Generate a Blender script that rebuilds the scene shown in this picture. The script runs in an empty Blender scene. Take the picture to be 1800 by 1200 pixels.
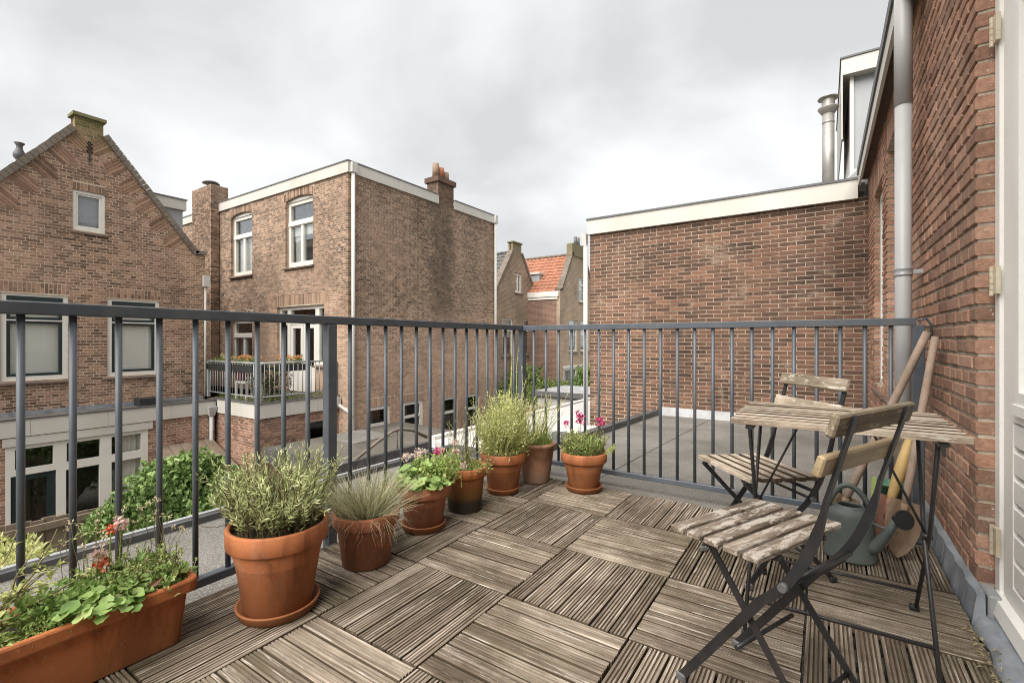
import bpy, math, random
from mathutils import Vector, Matrix

random.seed(7)
R = math.radians
scene = bpy.context.scene
COL = scene.collection

# ------------------------------------------------------------------ camera, sky, sun, exposure
CAM = (0.0, 0.0, 1.0143)
YAW, FPX = 0.58647, 826.2
cd = bpy.data.cameras.new("camera")
cam = bpy.data.objects.new("camera", cd)
COL.objects.link(cam)
cam.location = CAM
cam.rotation_euler = (R(90), 0, YAW)
cd.sensor_width = 36.0
cd.lens = 36.0 * FPX / 1800.0
cd.shift_y = -2.0 / 1800.0
cd.clip_start, cd.clip_end = 0.05, 900
scene.camera = cam

SUN_EL, SUN_AZ = 50.0, 183.0      # degrees; azimuth clockwise from +Y
world = bpy.data.worlds.new("World")
scene.world = world
world.use_nodes = True
wn, wl = world.node_tree.nodes, world.node_tree.links
wn.clear()
w_out = wn.new("ShaderNodeOutputWorld")
w_bg = wn.new("ShaderNodeBackground")
w_bg.inputs["Strength"].default_value = 0.1
w_sky = wn.new("ShaderNodeTexSky")
w_sky.sky_type = 'NISHITA'
w_sky.sun_disc = False
w_sky.sun_elevation = R(SUN_EL)
w_sky.sun_rotation = R(SUN_AZ)
w_tc = wn.new("ShaderNodeTexCoord")
w_sep = wn.new("ShaderNodeSeparateXYZ")
wl.new(w_tc.outputs["Generated"], w_sep.inputs[0])
w_zz = wn.new("ShaderNodeMath"); w_zz.operation = 'ABSOLUTE'
wl.new(w_sep.outputs["Z"], w_zz.inputs[0])
w_z = wn.new("ShaderNodeMath"); w_z.operation = 'ADD'; w_z.inputs[1].default_value = 0.42
wl.new(w_zz.outputs[0], w_z.inputs[0])
w_dx = wn.new("ShaderNodeMath"); w_dx.operation = 'DIVIDE'
w_dy = wn.new("ShaderNodeMath"); w_dy.operation = 'DIVIDE'
wl.new(w_sep.outputs["X"], w_dx.inputs[0]); wl.new(w_z.outputs[0], w_dx.inputs[1])
wl.new(w_sep.outputs["Y"], w_dy.inputs[0]); wl.new(w_z.outputs[0], w_dy.inputs[1])
w_cmb = wn.new("ShaderNodeCombineXYZ")
wl.new(w_dx.outputs[0], w_cmb.inputs[0]); wl.new(w_dy.outputs[0], w_cmb.inputs[1])
w_no = wn.new("ShaderNodeTexNoise")
w_no.inputs["Scale"].default_value = 2.1
w_no.inputs["Detail"].default_value = 5.0
w_no.inputs["Roughness"].default_value = 0.47
w_no.inputs["Distortion"].default_value = 0.25
w_map = wn.new("ShaderNodeMapping")
w_map.inputs["Location"].default_value = (3.1, 1.7, 0.4)
w_map.inputs["Scale"].default_value = (1.0, 1.0, 1.0)
wl.new(w_cmb.outputs[0], w_map.inputs[0]); wl.new(w_map.outputs[0], w_no.inputs["Vector"])
w_ra = wn.new("ShaderNodeValToRGB")
w_ra.color_ramp.elements[0].position = 0.36
w_ra.color_ramp.elements[0].color = (0.50, 0.505, 0.51, 1)
w_ra.color_ramp.elements[1].position = 0.62
w_ra.color_ramp.elements[1].color = (0.72, 0.725, 0.725, 1)
e = w_ra.color_ramp.elements.new(0.49); e.color = (0.61, 0.616, 0.618, 1)
wl.new(w_no.outputs["Fac"], w_ra.inputs["Fac"])
w_mul = wn.new("ShaderNodeMix"); w_mul.data_type = 'RGBA'; w_mul.blend_type = 'MULTIPLY'
w_mul.inputs["Factor"].default_value = 1.0
wl.new(w_ra.outputs["Color"], w_mul.inputs["A"])
SKY_K = 3.0
w_mul.inputs["B"].default_value = (SKY_K, SKY_K, SKY_K * 1.0, 1)
w_mix = wn.new("ShaderNodeMix"); w_mix.data_type = 'RGBA'
w_mix.inputs["Factor"].default_value = 0.985
wl.new(w_sky.outputs["Color"], w_mix.inputs["A"]); wl.new(w_mul.outputs["Result"], w_mix.inputs["B"])
wl.new(w_mix.outputs["Result"], w_bg.inputs["Color"])
wl.new(w_bg.outputs[0], w_out.inputs[0])

sd = bpy.data.lights.new("sun", 'SUN')
sd.energy = 1.5
sd.angle = R(60)
sd.color = (1.0, 0.95, 0.885)
sun = bpy.data.objects.new("sun", sd)
COL.objects.link(sun)
_sv = Vector((math.sin(R(SUN_AZ)) * math.cos(R(SUN_EL)), math.cos(R(SUN_AZ)) * math.cos(R(SUN_EL)), math.sin(R(SUN_EL))))
sun.rotation_euler = _sv.to_track_quat('Z', 'Y').to_euler()
sun.location = (3, -8, 14)

scene.view_settings.view_transform = 'Standard'
scene.view_settings.look = 'None'
scene.view_settings.gamma = 1
scene.view_settings.use_curve_mapping = False
scene.view_settings.exposure = 2.25
scene.render.engine = 'CYCLES'
scene.cycles.filter_width = 1.0
scene.cycles.max_bounces = 8
scene.cycles.diffuse_bounces = 4
scene.cycles.transparent_max_bounces = 12

# ------------------------------------------------------------------ helpers
FW = Vector((-math.sin(YAW), math.cos(YAW)))
RT = Vector((math.cos(YAW), math.sin(YAW)))


def in_view(p):
    """distance to the camera if the point is in front of it and inside the frame, else None"""
    x, y = p[0], p[1]
    d = x * FW[0] + y * FW[1]
    if d < 0.15:
        return None
    r = x * RT[0] + y * RT[1]
    u = FPX * r / d
    v = FPX * (p[2] - CAM[2]) / d
    if abs(u) > 915 or abs(v) > 612:
        return None
    return d


class MB:
    def __init__(s):
        s.v, s.f, s.r, s.sm = [], [], [], []

    def add(s, vs, fs, rnd=0.5, smooth=False):
        b = len(s.v)
        s.v.extend(vs)
        s.r.extend([rnd] * len(vs))
        for f in fs:
            s.f.append(tuple(i + b for i in f))
            s.sm.append(smooth)

    def box(s, x0, x1, y0, y1, z0, z1, rnd=0.5):
        s.add([(x0, y0, z0), (x1, y0, z0), (x1, y1, z0), (x0, y1, z0), (x0, y0, z1), (x1, y0, z1), (x1, y1, z1), (x0, y1, z1)],
              [(0, 3, 2, 1), (4, 5, 6, 7), (0, 1, 5, 4), (1, 2, 6, 5), (2, 3, 7, 6), (3, 0, 4, 7)], rnd)

    def bbox(s, x0, x1, y0, y1, z0, z1, b=0.004, rnd=0.5):
        """box with chamfered edges"""
        vs = []
        for X, sx in ((x0, 1), (x1, -1)):
            for Y, sy in ((y0, 1), (y1, -1)):
                for Z, sz in ((z0, 1), (z1, -1)):
                    vs += [(X, Y + sy * b, Z + sz * b), (X + sx * b, Y, Z + sz * b), (X + sx * b, Y + sy * b, Z)]
        def V(i, j, k, a):
            return ((i * 2 + j) * 2 + k) * 3 + a
        fs = []
        for i in (0, 1):
            q = [V(i, 0, 0, 0), V(i, 1, 0, 0), V(i, 1, 1, 0), V(i, 0, 1, 0)]
            fs.append(tuple(q if i else q[::-1]))
            q = [V(0, i, 0, 1), V(1, i, 0, 1), V(1, i, 1, 1), V(0, i, 1, 1)]
            fs.append(tuple(q[::-1] if i else q))
            q = [V(0, 0, i, 2), V(1, 0, i, 2), V(1, 1, i, 2), V(0, 1, i, 2)]
            fs.append(tuple(q if i else q[::-1]))
        for j in (0, 1):
            for k in (0, 1):
                fs.append((V(0, j, k, 1), V(1, j, k, 1), V(1, j, k, 2), V(0, j, k, 2)))
                fs.append((V(j, 0, k, 0), V(j, 1, k, 0), V(j, 1, k, 2), V(j, 0, k, 2)))
                fs.append((V(j, k, 0, 0), V(j, k, 1, 0), V(j, k, 1, 1), V(j, k, 0, 1)))
                for i in (0, 1):
                    pass
        for i in (0, 1):
            for j in (0, 1):
                for k in (0, 1):
                    fs.append((V(i, j, k, 0), V(i, j, k, 1), V(i, j, k, 2)))
        s.add(vs, fs, rnd)

    def quad(s, a, b, c, d, rnd=0.5):
        s.add([a, b, c, d], [(0, 1, 2, 3)], rnd)

    def hexa(s, p, rnd=0.5):
        """8 points: bottom ring 0-3, top ring 4-7"""
        s.add(p, [(0, 3, 2, 1), (4, 5, 6, 7), (0, 1, 5, 4), (1, 2, 6, 5), (2, 3, 7, 6), (3, 0, 4, 7)], rnd)

    def tube(s, path, r, n=8, rnd=0.5, caps=True):
        """round tube along points; r a number or a list"""
        pts = [Vector(p) for p in path]
        m = len(pts)
        rr = r if isinstance(r, (list, tuple)) else [r] * m
        t0 = (pts[1] - pts[0]).normalized()
        ref = Vector((0, 0, 1)) if abs(t0.z) < 0.9 else Vector((1, 0, 0))
        u = t0.cross(ref).normalized()
        vs = []
        for i in range(m):
            t = (pts[min(i + 1, m - 1)] - pts[max(i - 1, 0)])
            t = t.normalized() if t.length > 1e-9 else t0
            u = (u - t * u.dot(t))
            u = u.normalized() if u.length > 1e-6 else t.orthogonal().normalized()
            w = t.cross(u)
            for k in range(n):
                a = 2 * math.pi * k / n
                vs.append(tuple(pts[i] + (u * math.cos(a) + w * math.sin(a)) * rr[i]))
        fs = []
        for i in range(m - 1):
            for k in range(n):
                k2 = (k + 1) % n
                fs.append((i * n + k, i * n + k2, (i + 1) * n + k2, (i + 1) * n + k))
        s.add(vs, fs, rnd, n > 4)
        if caps and n > 2:
            b = len(s.v) - len(vs)
            s.f.append(tuple(b + k for k in range(n))[::-1]); s.sm.append(False)
            s.f.append(tuple(b + (m - 1) * n + k for k in range(n))); s.sm.append(False)

    def bar(s, path, w, t, side, rnd=0.5):
        """flat bar swept along path: w across the path in its plane, t along the vector `side`"""
        pts = [Vector(p) for p in path]
        sd_ = Vector(side).normalized()
        m = len(pts)
        ws = w if isinstance(w, list) else [w] * m
        ts = t if isinstance(t, list) else [t] * m
        vs = []
        for i in range(m):
            tt = (pts[min(i + 1, m - 1)] - pts[max(i - 1, 0)]).normalized()
            c = sd_.cross(tt).normalized()
            for a, b in ((-1, -1), (1, -1), (1, 1), (-1, 1)):
                vs.append(tuple(pts[i] + c * (a * ws[i] / 2) + sd_ * (b * ts[i] / 2)))
        fs = []
        for i in range(m - 1):
            for k in range(4):
                k2 = (k + 1) % 4
                fs.append((i * 4 + k, i * 4 + k2, (i + 1) * 4 + k2, (i + 1) * 4 + k))
        fs += [(3, 2, 1, 0), tuple((m - 1) * 4 + k for k in range(4))]
        s.add(vs, fs, rnd)

    def lathe(s, prof, c=(0, 0, 0), n=32, rnd=0.5, sx=1.0, sy=1.0, smooth=True):
        """profile [(r, z)] turned round the vertical through c"""
        vs = []
        for r, z in prof:
            for k in range(n):
                a = 2 * math.pi * k / n
                vs.append((c[0] + r * sx * math.cos(a), c[1] + r * sy * math.sin(a), c[2] + z))
        fs = []
        for i in range(len(prof) - 1):
            for k in range(n):
                k2 = (k + 1) % n
                fs.append((i * n + k, i * n + k2, (i + 1) * n + k2, (i + 1) * n + k))
        s.add(vs, fs, rnd, smooth)

    def disc(s, c, r, n=24, rnd=0.5, sx=1.0, sy=1.0, bump=0.0, rings=1):
        vs = [(c[0], c[1], c[2] + random.uniform(-bump, bump))]
        for q in range(1, rings + 1):
            for k in range(n):
                a = 2 * math.pi * k / n
                z = random.uniform(-bump, bump) if q < rings else 0
                vs.append((c[0] + r * q / rings * sx * math.cos(a), c[1] + r * q / rings * sy * math.sin(a), c[2] + z))
        fs = [(0, 1 + k, 1 + (k + 1) % n) for k in range(n)]
        for q in range(rings - 1):
            for k in range(n):
                k2 = (k + 1) % n
                fs.append((1 + q * n + k, 1 + (q + 1) * n + k, 1 + (q + 1) * n + k2, 1 + q * n + k2))
        s.add(vs, fs, rnd, True)

    def leaf(s, p, d, up, L, W, rnd=0.5, bend=0.15):
        """pointed leaf of two folded halves"""
        d = d.normalized()
        sd_ = d.cross(up)
        if sd_.length < 1e-4:
            sd_ = d.orthogonal()
        sd_.normalize()
        nrm = sd_.cross(d)
        p = Vector(p)
        m = p + d * (L * 0.45) + nrm * (L * bend)
        t = p + d * L
        a = m + sd_ * W / 2 + nrm * (W * 0.18)
        b = m - sd_ * W / 2 + nrm * (W * 0.18)
        s.add([tuple(p), tuple(a), tuple(t), tuple(b), tuple(m)], [(0, 1, 4), (1, 2, 4), (2, 3, 4), (3, 0, 4)], rnd)

    def blade(s, pts, w, rnd=0.5):
        """thin grass blade along points, a flat strip narrowing to a point"""
        pts = [Vector(p) for p in pts]
        t = pts[-1] - pts[0]
        sd_ = t.cross(Vector((random.uniform(-1, 1), random.uniform(-1, 1), 0.3)))
        if sd_.length < 1e-5:
            sd_ = Vector((1, 0, 0))
        sd_.normalize()
        vs = []
        m = len(pts)
        for i, p in enumerate(pts):
            k = w / 2 * (1 - 0.85 * i / (m - 1))
            vs += [tuple(p - sd_ * k), tuple(p + sd_ * k)]
        s.add(vs, [(2 * i, 2 * i + 1, 2 * i + 3, 2 * i + 2) for i in range(m - 1)], rnd, True)


WO = {}      # world origin of every object made here (unrotated parents)


def mesh_of(mb, name, mat, off=(0, 0, 0)):
    me = bpy.data.meshes.new(name)
    ox, oy, oz = off
    me.from_pydata([(a - ox, b - oy, c - oz) for a, b, c in mb.v], [], mb.f)
    me.polygons.foreach_set("use_smooth", mb.sm)
    at = me.attributes.new("rnd", 'FLOAT', 'POINT')
    at.data.foreach_set("value", mb.r)
    if mat:
        me.materials.append(mat)
    me.update()
    return me


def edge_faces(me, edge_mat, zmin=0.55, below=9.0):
    """paint gap shade (with dirt on the deck) onto side and groove faces: second material slot"""
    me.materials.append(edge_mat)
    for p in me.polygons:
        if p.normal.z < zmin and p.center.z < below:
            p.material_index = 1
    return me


def obj(name, mb, mat, parent=None, origin=None, **props):
    """link the mesh (given in world coordinates) as one object; its origin is `origin` or the parent's"""
    po = WO[parent.name] if parent else Vector((0, 0, 0))
    og = Vector(origin) if origin is not None else po
    o = bpy.data.objects.new(name, mesh_of(mb, name, mat, og))
    COL.objects.link(o)
    o.parent = parent
    o.location = og - po
    WO[o.name] = og
    for k, v in props.items():
        o[k] = v
    return o


def inst(name, me, parent, loc, rot=None, **props):
    """an object that shares mesh `me`, at world location loc"""
    po = WO[parent.name] if parent else Vector((0, 0, 0))
    o = bpy.data.objects.new(name, me)
    COL.objects.link(o)
    o.parent = parent
    o.location = Vector(loc) - po
    if rot:
        o.rotation_euler = rot
    WO[o.name] = Vector(loc)
    for k, v in props.items():
        o[k] = v
    return o


def thing(name, loc, label, category, group=None):
    o = bpy.data.objects.new(name, None)
    o.empty_display_size = 0.1
    COL.objects.link(o)
    o.location = loc
    WO[o.name] = Vector(loc)
    o["label"], o["category"] = label, category
    if group:
        o["group"] = group
    return o


# ------------------------------------------------------------------ materials
def new_mat(name):
    m = bpy.data.materials.new(name)
    m.use_nodes = True
    nt = m.node_tree
    return m, nt.nodes, nt.links, nt.nodes["Principled BSDF"]


def ramp(N, stops, interp='LINEAR'):
    r = N.new("ShaderNodeValToRGB")
    r.color_ramp.interpolation = interp
    el = r.color_ramp.elements
    while len(el) > 1:
        el.remove(el[-1])
    el[0].position, el[0].color = stops[0][0], (*stops[0][1], 1)
    for p, c in stops[1:]:
        q = el.new(p); q.color = (*c, 1)
    return r


def noise(N, L, vec, scale, detail=4, rough=0.55, dist=0.0):
    n = N.new("ShaderNodeTexNoise")
    n.inputs["Scale"].default_value = scale
    n.inputs["Detail"].default_value = detail
    n.inputs["Roughness"].default_value = rough
    n.inputs["Distortion"].default_value = dist
    if vec is not None:
        L.new(vec, n.inputs["Vector"])
    return n


def mixc(N, L, mode, fac, a, b):
    m = N.new("ShaderNodeMix"); m.data_type = 'RGBA'; m.blend_type = mode
    if isinstance(fac, (int, float)):
        m.inputs["Factor"].default_value = fac
    else:
        L.new(fac, m.inputs["Factor"])
    for k, s in (("A", a), ("B", b)):
        if isinstance(s, tuple):
            m.inputs[k].default_value = (*s, 1)
        else:
            L.new(s, m.inputs[k])
    return m.outputs["Result"]


def bump(N, L, bsdf, height, strength, dist=0.01):
    b = N.new("ShaderNodeBump")
    b.inputs["Strength"].default_value = strength
    b.inputs["Distance"].default_value = dist
    L.new(height, b.inputs["Height"])
    L.new(b.outputs[0], bsdf.inputs["Normal"])


def pos(N):
    return N.new("ShaderNodeNewGeometry").outputs["Position"]


def mp(N, L, vec, scale=(1, 1, 1), loc=(0, 0, 0)):
    m = N.new("ShaderNodeMapping")
    m.inputs["Scale"].default_value = scale
    m.inputs["Location"].default_value = loc
    L.new(vec, m.inputs[0])
    return m.outputs[0]


def simple(name, col, rough=0.6, var=0.12, scale=6.0, bumpk=0.0, metal=0.0, dirt=None, dirt_amt=0.4, spec=0.5):
    """one colour with soft large and fine variation, optional dirt patches"""
    m, N, L, B = new_mat(name)
    P = pos(N)
    n1 = noise(N, L, P, scale, 5)
    lo = tuple(c * (1 - var) for c in col); hi = tuple(min(1, c * (1 + var)) for c in col)
    r = ramp(N, [(0.3, lo), (0.7, hi)])
    L.new(n1.outputs["Fac"], r.inputs[0])
    c = r.outputs[0]
    if dirt:
        n2 = noise(N, L, P, scale * 0.6, 6, 0.7)
        r2 = ramp(N, [(0.48, (0, 0, 0)), (0.72, (dirt_amt,) * 3)])
        L.new(n2.outputs["Fac"], r2.inputs[0])
        c = mixc(N, L, 'MIX', r2.outputs[0], c, dirt)
    L.new(c, B.inputs["Base Color"])
    B.inputs["Roughness"].default_value = rough
    B.inputs["Metallic"].default_value = metal
    B.inputs["Specular IOR Level"].default_value = spec
    if bumpk:
        n3 = noise(N, L, P, scale * 14, 4)
        bump(N, L, B, n3.outputs["Fac"], bumpk, 0.004)
    return m


def brick_mat(name, stops, wash, wash_amt, dark=(0.05, 0.04, 0.035), dark_amt=0.35, scale=0.8, stain=None, moss=None):
    m, N, L, B = new_mat(name)
    P = pos(N)
    a = N.new("ShaderNodeAttribute"); a.attribute_name = "rnd"
    r = ramp(N, stops)
    L.new(a.outputs["Fac"], r.inputs[0])
    c = r.outputs[0]
    big = noise(N, L, P, scale, 5, 0.6)
    rb = ramp(N, [(0.38, (0, 0, 0)), (0.68, (1, 1, 1))])
    L.new(big.outputs["Fac"], rb.inputs[0])
    fine = noise(N, L, P, 55, 5, 0.7)
    rf = ramp(N, [(0.35, (0.72, 0.72, 0.72)), (0.7, (1.18, 1.18, 1.18))])
    L.new(fine.outputs["Fac"], rf.inputs[0])
    f1 = N.new("ShaderNodeMath"); f1.operation = 'MULTIPLY'; f1.inputs[1].default_value = wash_amt
    L.new(rb.outputs[0], f1.inputs[0])
    c = mixc(N, L, 'MIX', f1.outputs[0], c, wash)
    d2 = noise(N, L, mp(N, L, P, (1, 1, 1), (9, 3, 5)), scale * 1.7, 5, 0.65)
    rd = ramp(N, [(0.5, (0, 0, 0)), (0.75, (dark_amt,) * 3)])
    L.new(d2.outputs["Fac"], rd.inputs[0])
    c = mixc(N, L, 'MIX', rd.outputs[0], c, dark)
    if stain:
        c = stain(N, L, P, c)
    if moss:
        c = moss(N, L, P, c)
    c = mixc(N, L, 'MULTIPLY', 1.0, c, rf.outputs[0])
    c = weather(N, L, P, c, 0.3)
    L.new(c, B.inputs["Base Color"])
    B.inputs["Roughness"].default_value = 0.9
    B.inputs["Specular IOR Level"].default_value = 0.25
    bump(N, L, B, fine.outputs["Fac"], 0.5, 0.006)
    return m


def axis_mask(N, L, P, axis, centre, half, nz=0.6, nscale=1.2):
    """1 inside a noisy band |p[axis]-centre| < half"""
    s = N.new("ShaderNodeSeparateXYZ"); L.new(P, s.inputs[0])
    n = noise(N, L, P, nscale, 5, 0.6)
    k = N.new("ShaderNodeMath"); k.operation = 'MULTIPLY_ADD'; k.inputs[1].default_value = nz * 2; k.inputs[2].default_value = -nz - centre
    L.new(n.outputs["Fac"], k.inputs[0])
    a = N.new("ShaderNodeMath"); a.operation = 'ADD'; L.new(s.outputs[axis], a.inputs[0]); L.new(k.outputs[0], a.inputs[1])
    b = N.new("ShaderNodeMath"); b.operation = 'ABSOLUTE'; L.new(a.outputs[0], b.inputs[0])
    mr = N.new("ShaderNodeMapRange"); mr.inputs["From Min"].default_value = half * 1.25; mr.inputs["From Max"].default_value = half * 0.6
    L.new(b.outputs[0], mr.inputs["Value"])
    return mr.outputs[0]


def ramp_axis(N, L, P, axis, v0, v1, nz=0.4, nscale=1.0):
    """0 at v0 to 1 at v1 along an axis, with a noisy edge"""
    s = N.new("ShaderNodeSeparateXYZ"); L.new(P, s.inputs[0])
    n = noise(N, L, P, nscale, 5, 0.6)
    k = N.new("ShaderNodeMath"); k.operation = 'MULTIPLY_ADD'; k.inputs[1].default_value = nz * 2; k.inputs[2].default_value = -nz
    L.new(n.outputs["Fac"], k.inputs[0])
    a = N.new("ShaderNodeMath"); a.operation = 'ADD'; L.new(s.outputs[axis], a.inputs[0]); L.new(k.outputs[0], a.inputs[1])
    mr = N.new("ShaderNodeMapRange"); mr.inputs["From Min"].default_value = v0; mr.inputs["From Max"].default_value = v1
    L.new(a.outputs[0], mr.inputs["Value"])
    return mr.outputs[0]


def mulf(N, L, a, b):
    k = N.new("ShaderNodeMath"); k.operation = 'MULTIPLY'
    L.new(a, k.inputs[0])
    if isinstance(b, (int, float)):
        k.inputs[1].default_value = b
    else:
        L.new(b, k.inputs[1])
    return k.outputs[0]


def weather(N, L, P, c, amt=0.3):
    """large blotches of soot and rain wash over a whole wall"""
    n = noise(N, L, mp(N, L, P, (1, 1, 0.55), (5.3, 1.1, 2.7)), 0.85, 7, 0.68, 0.4)
    lo = 1 - amt
    r = ramp(N, [(0.32, (lo, lo * 0.985, lo * 0.97)), (0.5, (0.97, 0.97, 0.97)), (0.68, (1 + amt * .45, 1 + amt * .42, 1 + amt * .36))])
    L.new(n.outputs["Fac"], r.inputs[0])
    return mixc(N, L, 'MULTIPLY', 1.0, c, r.outputs[0])


def mortar(name, col, var=0.2, scale=3.0, dirt=None, stain=None, moss=None, amt=0.3):
    m, N, L, B = new_mat(name)
    P = pos(N)
    n1 = noise(N, L, P, scale, 6, 0.65)
    r = ramp(N, [(0.35, dirt or tuple(c * 0.7 for c in col)), (0.62, col)])
    L.new(n1.outputs["Fac"], r.inputs[0])
    f = noise(N, L, P, 60, 4, 0.7)
    r2 = ramp(N, [(0.35, (0.8, 0.8, 0.8)), (0.68, (1.12, 1.12, 1.12))])
    L.new(f.outputs["Fac"], r2.inputs[0])
    c = mixc(N, L, 'MULTIPLY', 1.0, r.outputs[0], r2.outputs[0])
    if stain:
        c = stain(N, L, P, c)
    if moss:
        c = moss(N, L, P, c)
    c = weather(N, L, P, c, amt)
    L.new(c, B.inputs["Base Color"])
    B.inputs["Roughness"].default_value = 0.95
    B.inputs["Specular IOR Level"].default_value = 0.2
    bump(N, L, B, f.outputs["Fac"], 0.5, 0.004)
    return m



def bloom_patch(N, L, P, c):
    """lime bloom and smeared pointing in loose patches"""
    n = noise(N, L, mp(N, L, P, (1, 1, 1.3), (2.4, 0, 8.1)), 2.6, 7, 0.72, 0.5)
    r = ramp(N, [(0.56, (0, 0, 0)), (0.68, (0.55, 0.55, 0.55))])
    L.new(n.outputs["Fac"], r.inputs[0])
    return mixc(N, L, 'MIX', r.outputs[0], c, (0.36, 0.27, 0.205))


def splashes(N, L, P, c):
    """white paint specks on the bricks next to the door frame"""
    s_ = N.new("ShaderNodeSeparateXYZ"); L.new(P, s_.inputs[0])
    n = noise(N, L, P, 75, 3, 0.6)
    mr = N.new("ShaderNodeMapRange"); mr.inputs["From Min"].default_value = 0.62; mr.inputs["From Max"].default_value = 0.66
    L.new(n.outputs["Fac"], mr.inputs["Value"])
    my = N.new("ShaderNodeMapRange"); my.inputs["From Min"].default_value = 0.496; my.inputs["From Max"].default_value = 0.53
    L.new(s_.outputs[0], my.inputs["Value"])
    return mixc(N, L, 'MIX', mulf(N, L, mulf(N, L, mr.outputs[0], my.outputs[0]), 0.85), c, (0.7, 0.68, 0.63))


# brick families
M = {}
M['brick_near'] = brick_mat("brick_near", [(0.0, (0.19, 0.105, 0.073)), (0.35, (0.31, 0.165, 0.112)), (0.7, (0.41, 0.218, 0.148)), (1.0, (0.48, 0.28, 0.195))],
                            (0.48, 0.32, 0.235), 0.55, dark_amt=0.25, scale=1.6, stain=lambda N, L, P, c: splashes(N, L, P, c))
M['brick_back'] = brick_mat("brick_back", [(0.0, (0.062, 0.040, 0.030)), (0.45, (0.13, 0.075, 0.053)), (0.8, (0.20, 0.106, 0.072)), (0.95, (0.29, 0.155, 0.10)), (1.0, (0.38, 0.20, 0.125))],
                            (0.25, 0.145, 0.10), 0.36, dark_amt=0.5, scale=1.1, stain=lambda N, L, P, c: bloom_patch(N, L, P, c))


def moss_gable(N, L, P, c):
    k = ramp_axis(N, L, P, 2, 5.0, 5.7, 0.35, 2.0)
    return mixc(N, L, 'MIX', mulf(N, L, k, 0.8), c, (0.14, 0.13, 0.04))


M['brick_gable'] = brick_mat("brick_gable", [(0.0, (0.10, 0.063, 0.044)), (0.3, (0.19, 0.117, 0.080)), (0.65, (0.29, 0.178, 0.122)), (1.0, (0.41, 0.262, 0.185))],
                             (0.46, 0.29, 0.205), 0.42, dark_amt=0.3, scale=0.7, moss=moss_gable)


def stain_mid(N, L, P, c):
    s = N.new("ShaderNodeSeparateXYZ"); L.new(P, s.inputs[0])
    band = axis_mask(N, L, P, 1, 11.35, 0.55, 0.5, 1.9)
    low = ramp_axis(N, L, P, 2, 0.6, 2.4, 0.5, 1.2)
    c = mixc(N, L, 'MIX', mulf(N, L, mulf(N, L, band, low), 0.50), c, (0.045, 0.037, 0.028))
    up = ramp_axis(N, L, P, 2, 1.0, 2.6, 0.9, 0.7)
    c = mixc(N, L, 'MIX', mulf(N, L, up, 0.22), c, (0.125, 0.098, 0.074))
    lo_ = ramp_axis(N, L, P, 2, 2.0, 0.4, 0.9, 0.8)
    return mixc(N, L, 'MIX', mulf(N, L, lo_, 0.42), c, (0.56, 0.40, 0.30))


M['brick_mid'] = brick_mat("brick_mid", [(0.0, (0.085, 0.055, 0.038)), (0.35, (0.21, 0.134, 0.092)), (0.7, (0.37, 0.238, 0.165)), (1.0, (0.52, 0.345, 0.245))],
                           (0.47, 0.30, 0.205), 0.5, dark_amt=0.35, scale=0.6, stain=stain_mid)
M['brick_ext'] = brick_mat("brick_ext", [(0.0, (0.15, 0.085, 0.06)), (0.5, (0.30, 0.165, 0.118)), (1.0, (0.42, 0.25, 0.18))], (0.42, 0.27, 0.20), 0.4, dark_amt=0.2, scale=1.2)
M['brick_dark'] = brick_mat("brick_dark", [(0.0, (0.07, 0.045, 0.033)), (0.5, (0.13, 0.08, 0.057)), (1.0, (0.20, 0.125, 0.09))], (0.24, 0.165, 0.125), 0.4, dark_amt=0.3, scale=0.8)


M['mortar_near'] = mortar("mortar_near", (0.50, 0.43, 0.34), 0.25, 5, (0.20, 0.155, 0.12))
M['mortar_back'] = mortar("mortar_back", (0.44, 0.35, 0.265), 0.15, 2, (0.33, 0.26, 0.20))
M['mortar_gable'] = mortar("mortar_gable", (0.66, 0.545, 0.435), 0.12, 1.2, (0.46, 0.37, 0.285), moss=moss_gable, amt=.22)
M['mortar_mid'] = mortar("mortar_mid", (0.72, 0.60, 0.48), 0.15, 1.0, (0.52, 0.43, 0.34), stain=stain_mid, amt=.25)


def far_brick(name, c1, c2, mo):
    """brickwork too far away to tell single bricks: courses in the material"""
    m, N, L, B = new_mat(name)
    P = pos(N)
    s = N.new("ShaderNodeSeparateXYZ"); L.new(P, s.inputs[0])
    ad = N.new("ShaderNodeMath"); ad.operation = 'ADD'; L.new(s.outputs[0], ad.inputs[0]); L.new(s.outputs[1], ad.inputs[1])
    cb = N.new("ShaderNodeCombineXYZ"); L.new(ad.outputs[0], cb.inputs[0]); L.new(s.outputs[2], cb.inputs[1])
    b = N.new("ShaderNodeTexBrick")
    L.new(cb.outputs[0], b.inputs["Vector"])
    b.inputs["Color1"].default_value = (*c1, 1); b.inputs["Color2"].default_value = (*c2, 1); b.inputs["Mortar"].default_value = (*mo, 1)
    b.inputs["Scale"].default_value = 1.0
    b.inputs["Brick Width"].default_value = 0.17; b.inputs["Row Height"].default_value = 0.0625
    b.inputs["Mortar Size"].default_value = 0.009; b.inputs["Mortar Smooth"].default_value = 0.3
    n = noise(N, L, P, 0.9, 6, 0.65)
    r = ramp(N, [(0.35, (0.75, 0.75, 0.75)), (0.65, (1.2, 1.17, 1.12))])
    L.new(n.outputs["Fac"], r.inputs[0])
    c = mixc(N, L, 'MULTIPLY', 1.0, b.outputs["Color"], r.outputs[0])
    c = mixc(N, L, 'MIX', mulf(N, L, ramp_axis(N, L, P, 2, 4.6, 6.0, 0.5, 1.5), 0.75), c, (0.15, 0.14, 0.07))
    L.new(c, B.inputs["Base Color"])
    B.inputs["Roughness"].default_value = 0.9
    bump(N, L, B, b.outputs["Fac"], -0.4, 0.01)
    return m


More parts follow.
